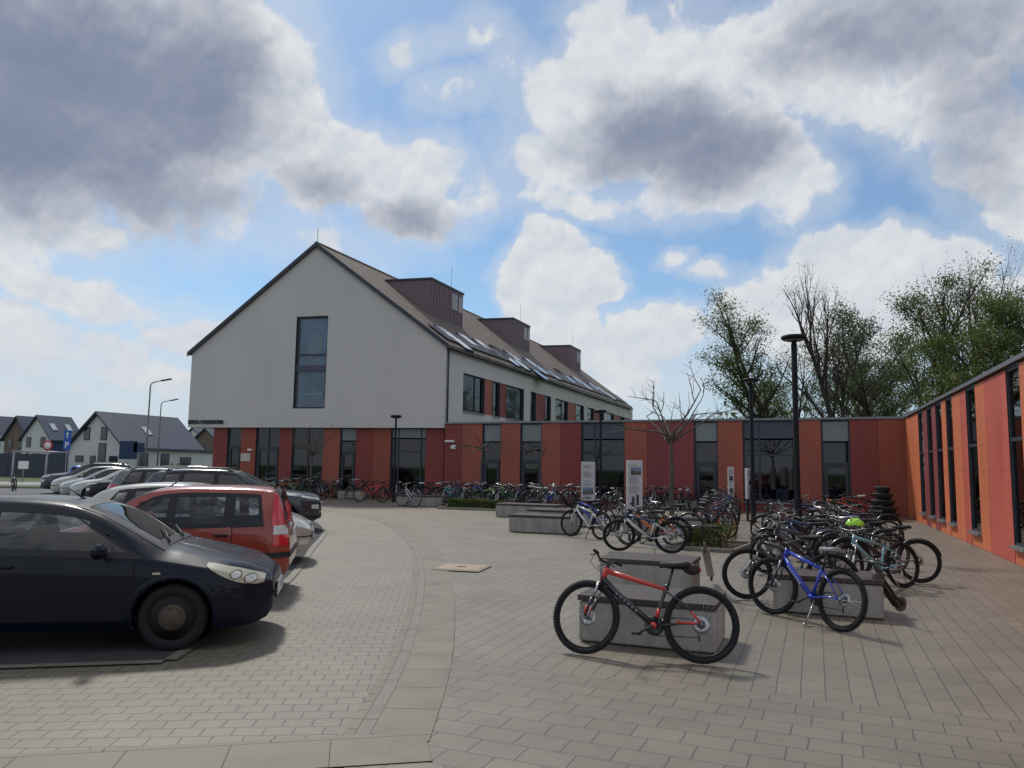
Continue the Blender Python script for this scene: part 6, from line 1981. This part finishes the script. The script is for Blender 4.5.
    q = MB(); q.box(V(L_ + .017, -.24, zp), (.003, .04, .11)); q.build('plate_band', M_BLUE, pl)
    for (nm, x0, x1, za, zb, mt) in sp.get('strips', []):
        q = MB(); n = 9; g0 = [(x0 + (x1 - x0) * i / n, za) for i in range(n + 1)]; g1 = [(x0 + (x1 - x0) * i / n, zb) for i in range(n + 1)]
        for s_ in (-1, 1): side(s_, g0, g1, 3, .012, 0, q)
        xe = 0 if x0 < 1 else L_; e = -1 if x0 < 1 else 1
        yy = B.y_at(.001 if x0 < 1 else L_ - .001, (za + zb) / 2) + .012; q.box(V(xe + e * .006, 0, (za + zb) / 2), (.012, 2 * yy, zb - za))
        q.build(nm, mt, root)
    # antenna, roof rails
    ax_ = sp.get('antenna')
    if ax_: MB().tube([V(ax_, 0, interp(B.top, ax_) - .01), V(ax_ + .16, 0, interp(B.top, ax_) + .11)], [.014, .006], 6).build('antenna', M_TRIM, root)
    if sp.get('rails'):
        for s_ in (-1, 1):
            q = MB(); pts = []
            for i in range(9):
                x = sp['rails'][0] + (sp['rails'][1] - sp['rails'][0]) * i / 8; yy = B.hw * interp(B.rail, x) * .93; pts.append(V(x, s_ * yy, B.z_at(x, yy) + (.045 if 0 < i < 8 else -.01)))
            q.tube(pts, .017, 6); q.build('roof_rail', M_TRIM if not sp.get('rail_m') else sp['rail_m'], root)
    # interior
    fx = ws[1] + .25; zf = sp['floor']
    q = MB(); q.box(V(L_ * .53, 0, zf - .03), (L_ * .52, B.W * .82, .05)); q.box(V(ws[0] + .36, 0, interp(B.belt, ws[0] + .5) - .18), (.42, B.W * .78, .26), bev=.06); q.build('cabin', M_INT, root)
    for xx, ys in ((fx + .1, (-.36, .36)), (fx + .98, (-.42, .42))):
        for yy in ys:
            q = MB(); q.box(V(xx - .05, yy, zf + .22), (.5, .46, .20), bev=.06)
            X = Matrix.Rotation(rad(-14), 3, 'Y'); q.box(V(xx + .26, yy, zf + .52), (.13, .44, .58), X=X, bev=.05)
            q.box(V(xx + .35, yy, zf + .90), (.10, .25, .17), X=X, bev=.045); q.tube([V(xx + .33, yy - .05, zf + .75), V(xx + .35, yy - .05, zf + .9)], .008, 4)
            q.build('seat', M_SEATC, root)
    q = MB(); ring = []
    for i in range(20):
        a = 2 * PI * i / 20; ring.append(V(ws[0] + .66 + .06 * math.sin(a), .36 + .18 * math.cos(a), interp(B.belt, ws[0] + .6) - .02 + .17 * math.sin(a)))
    q.tube(ring, .014, 6, closed=True); q.build('steering_wheel', M_TRIM, root)
    return root


def refine(l, k):
    out = []
    for i in range(len(l) - 1):
        p0 = l[max(i - 1, 0)]; p1 = l[i]; p2 = l[i + 1]; p3 = l[min(i + 2, len(l) - 1)]
        for j in range(k):
            t = j / k
            out.append(tuple(.5 * (2 * b + (c - a) * t + (2 * a - 5 * b + 4 * c - d) * t * t + (3 * b - a - 3 * c + d) * t ** 3) for a, b, c, d in zip(p0, p1, p2, p3)))
    return out + [l[-1]]


def hl(x0, x1, za0, za1, zb0, zb1, n=7):
    """lamp patch: bottom edge za0..za1, top edge zb0..zb1 between x0 and x1"""
    t = [i / (n - 1) for i in range(n)]
    return [(x0 + (x1 - x0) * u, za0 + (za1 - za0) * u) for u in t], [(x0 + (x1 - x0) * u, zb0 + (zb1 - zb0) * u) for u in t]


HATCH = dict(L=4.34, W=1.84, sil=[(0, .57), (.012, .625), (.04, .675), (.1, .72), (.25, .795), (.55, .875), (.85, .945), (1.03, .985), (1.32, 1.14), (1.66, 1.315), (2.0, 1.41), (2.5, 1.445), (3.1, 1.435), (3.6, 1.37), (3.9, 1.27), (4.12, 1.08), (4.26, .96), (4.34, .80)],
             belt=[(0, .60), (.5, .76), (1.2, .88), (2.6, .935), (3.8, .985), (4.34, .86)], sill=[(0, .38), (.015, .31), (.05, .245), (.15, .205), (.35, .19), (.7, .20), (3.6, .22), (4.0, .26), (4.25, .33), (4.34, .48)],
             rail=[(0, .72), (.5, .80), (1.15, .83), (1.9, .66), (2.6, .64), (3.4, .64), (4.0, .70), (4.34, .74)], crown=[(0, .04), (.6, .05), (1.2, .06), (1.6, .05), (2.4, .055), (3.6, .05), (4.34, .05)],
             nose_r=.72, nose_k=.46, tail_r=.5, tail_k=.32, wheels=(.88, 3.52), wr=.315, wind=(1.05, 1.84, .70, .56), rear=(3.66, 4.14, .56, .62),
             wins=[(1.24, 2.52, 1.87, 2.52), (2.60, 3.38, 2.60, 3.30), (3.44, 3.82, 3.38, 3.52)], doors=[(1.24, 2.55, 2.36), (2.56, 3.44, 3.28)], mirror=1.52, floor=.32, antenna=1.98, molding=None,
             lamps=[('headlight',) + hl(.035, .60, .60, .715, .69, .815) + (M_LENS,), ('taillight',) + hl(4.10, 4.30, .80, .80, 1.02, .92) + (M_TAIL,), ('side_repeater',) + hl(1.0, 1.07, .73, .73, .75, .75, 3) + (M_LENSY,), ('fog_lamp',) + hl(.06, .22, .34, .34, .42, .42, 4) + (M_LENS,)],
             strips=[('bumper_strip', .002, .55, .475, .495, M_SEAM), ('bumper_strip', 3.95, 4.338, .50, .53, M_TRIM)])
CITY = dict(L=3.56, W=1.60, sil=[(0, .72), (.05, .78), (.2, .85), (.45, .92), (.75, .99), (1.0, 1.12), (1.35, 1.36), (1.65, 1.48), (2.1, 1.53), (2.7, 1.53), (3.2, 1.50), (3.36, 1.44), (3.44, 1.24), (3.49, 1.02), (3.53, .90), (3.56, .74)],
            belt=[(0, .66), (.5, .86), (1.0, .93), (2.2, .96), (3.2, .985), (3.56, .80)], sill=[(0, .38), (.02, .30), (.1, .23), (.4, .20), (3.0, .22), (3.3, .25), (3.5, .30), (3.56, .42)],
            rail=[(0, .76), (.6, .84), (1.6, .72), (2.4, .71), (3.2, .72), (3.40, .74), (3.56, .82)], crown=[(0, .05), (1.0, .06), (1.8, .06), (3.2, .06), (3.56, .04)],
            nose_r=.6, nose_k=.42, tail_r=.34, tail_k=.20, wheels=(.70, 3.0), wr=.285, wind=(.84, 1.58, .62, .54), rear=(3.30, 3.47, .50, .56), roofm=.125,
            wins=[(1.02, 1.88, 1.60, 1.88), (1.95, 2.66, 1.95, 2.66), (2.75, 3.16, 2.75, 3.10)], doors=[(.98, 1.92, 1.76), (1.93, 2.76, 2.62)], mirror=1.22, floor=.36, antenna=1.7, handle_m=M_TRIM, rear_plate=.86,
            lamps=[('headlight',) + hl(.03, .36, .70, .78, .80, .90) + (M_LENS,), ('taillight',) + hl(3.30, 3.50, .98, 1.0, 1.45, 1.22) + (M_TAIL,), ('taillight',) + hl(3.33, 3.535, .70, .72, .86, .86) + (M_TAIL,), ('reverse_lamp',) + hl(3.33, 3.525, .865, .865, .99, .99) + (M_TAILW,)],
            strips=[('bumper_strip', .002, .5, .50, .54, M_TRIM), ('bumper_strip', 2.98, 3.556, .545, .62, M_TRIM)])
SMALL = dict(HATCH, L=3.95, W=1.74, sil=[(0, .60), (.012, .66), (.04, .71), (.1, .77), (.25, .85), (.5, .93), (.85, 1.0), (1.15, 1.14), (1.55, 1.36), (1.95, 1.46), (2.5, 1.49), (3.1, 1.45), (3.5, 1.36), (3.72, 1.18), (3.86, 1.0), (3.92, .88), (3.95, .70)],
             belt=[(0, .62), (.5, .80), (1.1, .92), (2.4, .96), (3.4, 1.02), (3.95, .82)], wheels=(.78, 3.26), wr=.305, wind=(.98, 1.78, .68, .55), rear=(3.42, 3.80, .52, .58), rail=[(0, .72), (.5, .80), (1.0, .83), (1.7, .67), (2.6, .66), (3.3, .66), (3.7, .72), (3.95, .76)],
             sill=[(0, .40), (.015, .32), (.06, .25), (.15, .21), (.35, .19), (3.3, .22), (3.85, .32), (3.95, .46)], wins=[(1.2, 2.15, 1.78, 2.15), (2.22, 3.02, 2.22, 2.96), (3.1, 3.4, 3.06, 3.22)], doors=[(1.12, 2.18, 2.02), (2.19, 3.0, 2.86)], mirror=1.44, antenna=3.2,
             lamps=[('headlight',) + hl(.03, .62, .64, .80, .76, .91) + (M_LENS,), ('taillight',) + hl(3.62, 3.90, .86, .84, 1.10, .98) + (M_TAIL,), ('fog_lamp',) + hl(.05, .2, .36, .36, .45, .45, 4) + (M_LENS,)],
             strips=[('bumper_strip', .002, .5, .50, .52, M_SEAM), ('bumper_strip', 3.6, 3.948, .52, .55, M_TRIM)])
SUV = dict(HATCH, L=4.55, W=1.87, sil=[(0, .78), (.012, .84), (.04, .90), (.12, .965), (.3, 1.01), (.6, 1.05), (1.1, 1.11), (1.35, 1.18), (1.7, 1.40), (2.05, 1.56), (2.5, 1.64), (3.2, 1.65), (3.9, 1.60), (4.15, 1.52), (4.36, 1.26), (4.47, 1.06), (4.52, .96), (4.55, .80)],
           belt=[(0, .80), (.5, .93), (1.3, 1.02), (2.6, 1.06), (3.9, 1.13), (4.55, .9)], sill=[(0, .50), (.015, .40), (.06, .32), (.15, .28), (.35, .25), (3.7, .28), (4.4, .40), (4.55, .55)], wheels=(.92, 3.58), wr=.355, wind=(1.36, 2.12, .72, .58), rear=(4.05, 4.42, .56, .64),
           rail=[(0, .78), (.6, .84), (1.35, .85), (2.0, .68), (3.0, .67), (3.9, .67), (4.3, .74), (4.55, .8)], wins=[(1.56, 2.56, 2.12, 2.56), (2.64, 3.46, 2.64, 3.40), (3.54, 4.02, 3.48, 3.82)], doors=[(1.46, 2.60, 2.42), (2.61, 3.5, 3.34)], mirror=1.82, floor=.45, antenna=3.9, rails=(2.2, 3.9), arch_m=M_TRIM,
           lamps=[('headlight',) + hl(.03, .46, .84, .92, .90, .97) + (M_LENS,), ('fog_lamp',) + hl(.03, .2, .60, .62, .72, .72, 4) + (M_LENS,), ('taillight',) + hl(4.18, 4.50, .96, .98, 1.12, 1.06) + (M_TAIL,)],
           strips=[('bumper_strip', .002, .7, .34, .44, M_TRIM), ('bumper_strip', 3.9, 4.548, .40, .54, M_TRIM)])
ESTATE = dict(SUV, sil=[(0, .60), (.012, .65), (.04, .70), (.1, .75), (.25, .83), (.6, .92), (1.05, .98), (1.3, 1.06), (1.65, 1.27), (2.0, 1.42), (2.5, 1.49), (3.3, 1.48), (4.0, 1.42), (4.22, 1.34), (4.42, 1.08), (4.5, .98), (4.55, .78)],
              belt=[(0, .66), (.5, .80), (1.3, .93), (2.6, .96), (3.9, 1.0), (4.55, .84)], wr=.32, wheels=(.90, 3.58), sill=[(0, .38), (.015, .31), (.06, .245), (.15, .205), (.35, .19), (3.7, .22), (4.45, .34), (4.55, .48)], arch_m=None, floor=.34,
              lamps=[('headlight',) + hl(.03, .60, .62, .76, .73, .87) + (M_LENS,), ('taillight',) + hl(4.22, 4.50, .84, .84, 1.12, 1.0) + (M_TAIL,)], strips=[('bumper_strip', .002, .5, .46, .48, M_SEAM), ('bumper_strip', 3.95, 4.548, .48, .52, M_TRIM)])

P_NAVY = mat('car_paint_navy', (.003, .005, .015), .4, coat=.28, spec=.2, var=.1, vscale=3, world=False); P_RED = car_paint('red', (.31, .040, .020)); P_WHITE = car_paint('white', (.56, .55, .52)); P_ANTH = car_paint('anthracite', (.035, .04, .052), .4)
P_SILV = car_paint('silver', (.40, .41, .41), .6); P_BLACK = mat('car_paint_black', (.006, .006, .008), .35, coat=.35, spec=.3, var=.1, vscale=3, world=False); P_GREY = car_paint('grey', (.12, .125, .13), .5); P_DBLUE = car_paint('dark_blue', (.012, .025, .07)); P_BEIGE = car_paint('pearl', (.44, .42, .37), .2)
HA = ANG_A
# position from the corner of the nose / tail seen in the picture
ford = dict(HATCH, mirror_m=P_NAVY, lamps=[('headlight', [(.08, .605), (.16, .60), (.28, .625), (.40, .675), (.52, .745), (.60, .80)], [(.08, .672), (.16, .708), (.28, .752), (.40, .785), (.52, .814), (.60, .826)], M_LENSY), HATCH['lamps'][1], HATCH['lamps'][2]])
c = gp(172, 650) - FA * (4.34 / 2 - .88) + FB * .80
f_ = car(ford, (c.x, c.y, .006), HA, 'dark navy hatchback with steel wheels and scuffed bumper, nearest the camera', P_NAVY, M_CGLASS, scale=(1, 1, .985), lens=M_LENSY, wheel_m=M_STEEL)
# scuffs on the corner of its bumper
q = MB(); rng = random.Random(2); Bf = Body(ford)
for k in range(14):
    x = rng.uniform(.26, .50); z = rng.uniform(.50, .60); l = rng.uniform(.015, .06); a = rng.uniform(-.6, .6)
    p0 = (2.17 - x, -(Bf.y_at(x, z) + .003), z); p1 = (2.17 - x - l * math.cos(a), -(Bf.y_at(x + l, z + l * math.sin(a)) + .003), z + l * math.sin(a))
    q.tube([p0, p1], .003, 4)
q.build('paint_scratches', mat('scratch_grey', (.07, .07, .075), .7), f_)
tail = gp(283, 571, .3); tail = Vector((tail.x, tail.y, 0)) + FB * .35
c = tail - FA * (3.56 / 2 * .93 - .1)
car(CITY, (c.x, c.y, .006), HA + PI, 'red boxy small hatchback parked tail out beside the navy one', P_RED, M_CGLASS, scale=(.93, 1, .96), rear_wiper=True)
c = gp(313, 552, .2); c = Vector((c.x, c.y, 0)) - FA * (3.95 / 2 + .05) + FB * .45
car(SMALL, (c.x, c.y, .006), HA + rad(1), 'pearl white hatchback parked nose out behind the red one', P_BEIGE, M_CGLASSD, scale=(1, 1, .95))
c = gp(321, 524, .2); c = Vector((c.x, c.y, 0)) - FA * (4.55 / 2 + .05) + FB * .6
car(SUV, (c.x, c.y, .006), HA, 'dark anthracite off-roader parked nose out beyond the white hatchback', P_ANTH, M_CGLASSD, scale=(1, 1, .98))
# reflectors inside its clouded lamp
for (cx_, cz_, r_) in ((.20, .655, .038), (.33, .705, .034)):
    for s_ in (-1, 1):
        for nm_, k_, of_, m_ in (('reflector_ring', 1.25, .0145, M_HUB), ('reflector', 1.0, .0165, M_LENS)):
            n = 16; vs = [(2.17 - cx_, s_ * (Bf.y_at(cx_, cz_) + of_ + .004), cz_)]
            for i in range(n):
                a = 2 * PI * i / n; x, z = cx_ + 1.25 * r_ * k_ * math.cos(a), cz_ + r_ * k_ * math.sin(a); vs.append((2.17 - x, s_ * (Bf.y_at(x, z) + of_), z))
            MB().add(vs, [(0, 1 + i, 1 + (i + 1) % n) for i in range(n)], 0, True).build(nm_, m_, f_)
# the rest of the row stands nose to the road
def nose_car(sp, px, py, label, pm, ang, glass=M_CGLASSD, sc=1.0, back=False, d=0):
    p = gp(px, py); h = rad(ang); dirv = Vector((math.cos(h), math.sin(h), 0))
    c = p - dirv * (sp['L'] / 2) if not back else p + dirv * (sp['L'] / 2)
    car(sp, (c.x, c.y, .006), h, label, pm, glass, scale=(1, 1, sc), rear_wiper=back)


nose_car(SUV, 108, 518, 'grey off-roader with pale roof line, just beyond the anthracite one', P_GREY, 14, back=True, sc=.96)
nose_car(HATCH, 101, 511, 'dark blue hatchback with shiny bonnet, nose towards the road', P_DBLUE, 194)
nose_car(SUV, 88, 505, 'black off-roader with nose towards the road behind the dark blue hatchback', P_BLACK, 195, sc=.95)
nose_car(ESTATE, 72, 501, 'white estate car in the far row with its bright bonnet to the road', P_WHITE, 196)
nose_car(HATCH, 61, 498, 'silver hatchback in the far row next beyond the white estate', P_SILV, 198)
nose_car(SMALL, 52, 495.5, 'cream hatchback in the far row, last but one towards the road', P_BEIGE, 199)
nose_car(SUV, 42, 493.5, 'dark high car ending the far row at the road', P_ANTH, 200)
nose_car(ESTATE, 150, 487, 'silver estate glimpsed over the roofs beneath the dark roofed cottage', P_SILV, 196)
nose_car(HATCH, 185, 485.5, 'pale far hatchback glimpsed beside the overhanging white block', P_WHITE, 195)
S.render.engine = 'CYCLES'
S.cycles.use_denoising = True
S.cycles.max_bounces = 6; S.cycles.transparent_max_bounces = 12; S.cycles.glossy_bounces = 3; S.cycles.diffuse_bounces = 3
S.view_settings.view_transform = 'Standard'; S.view_settings.look = 'None'; S.view_settings.gamma = 1; S.view_settings.exposure = EXPO
S.view_settings.use_curve_mapping = False
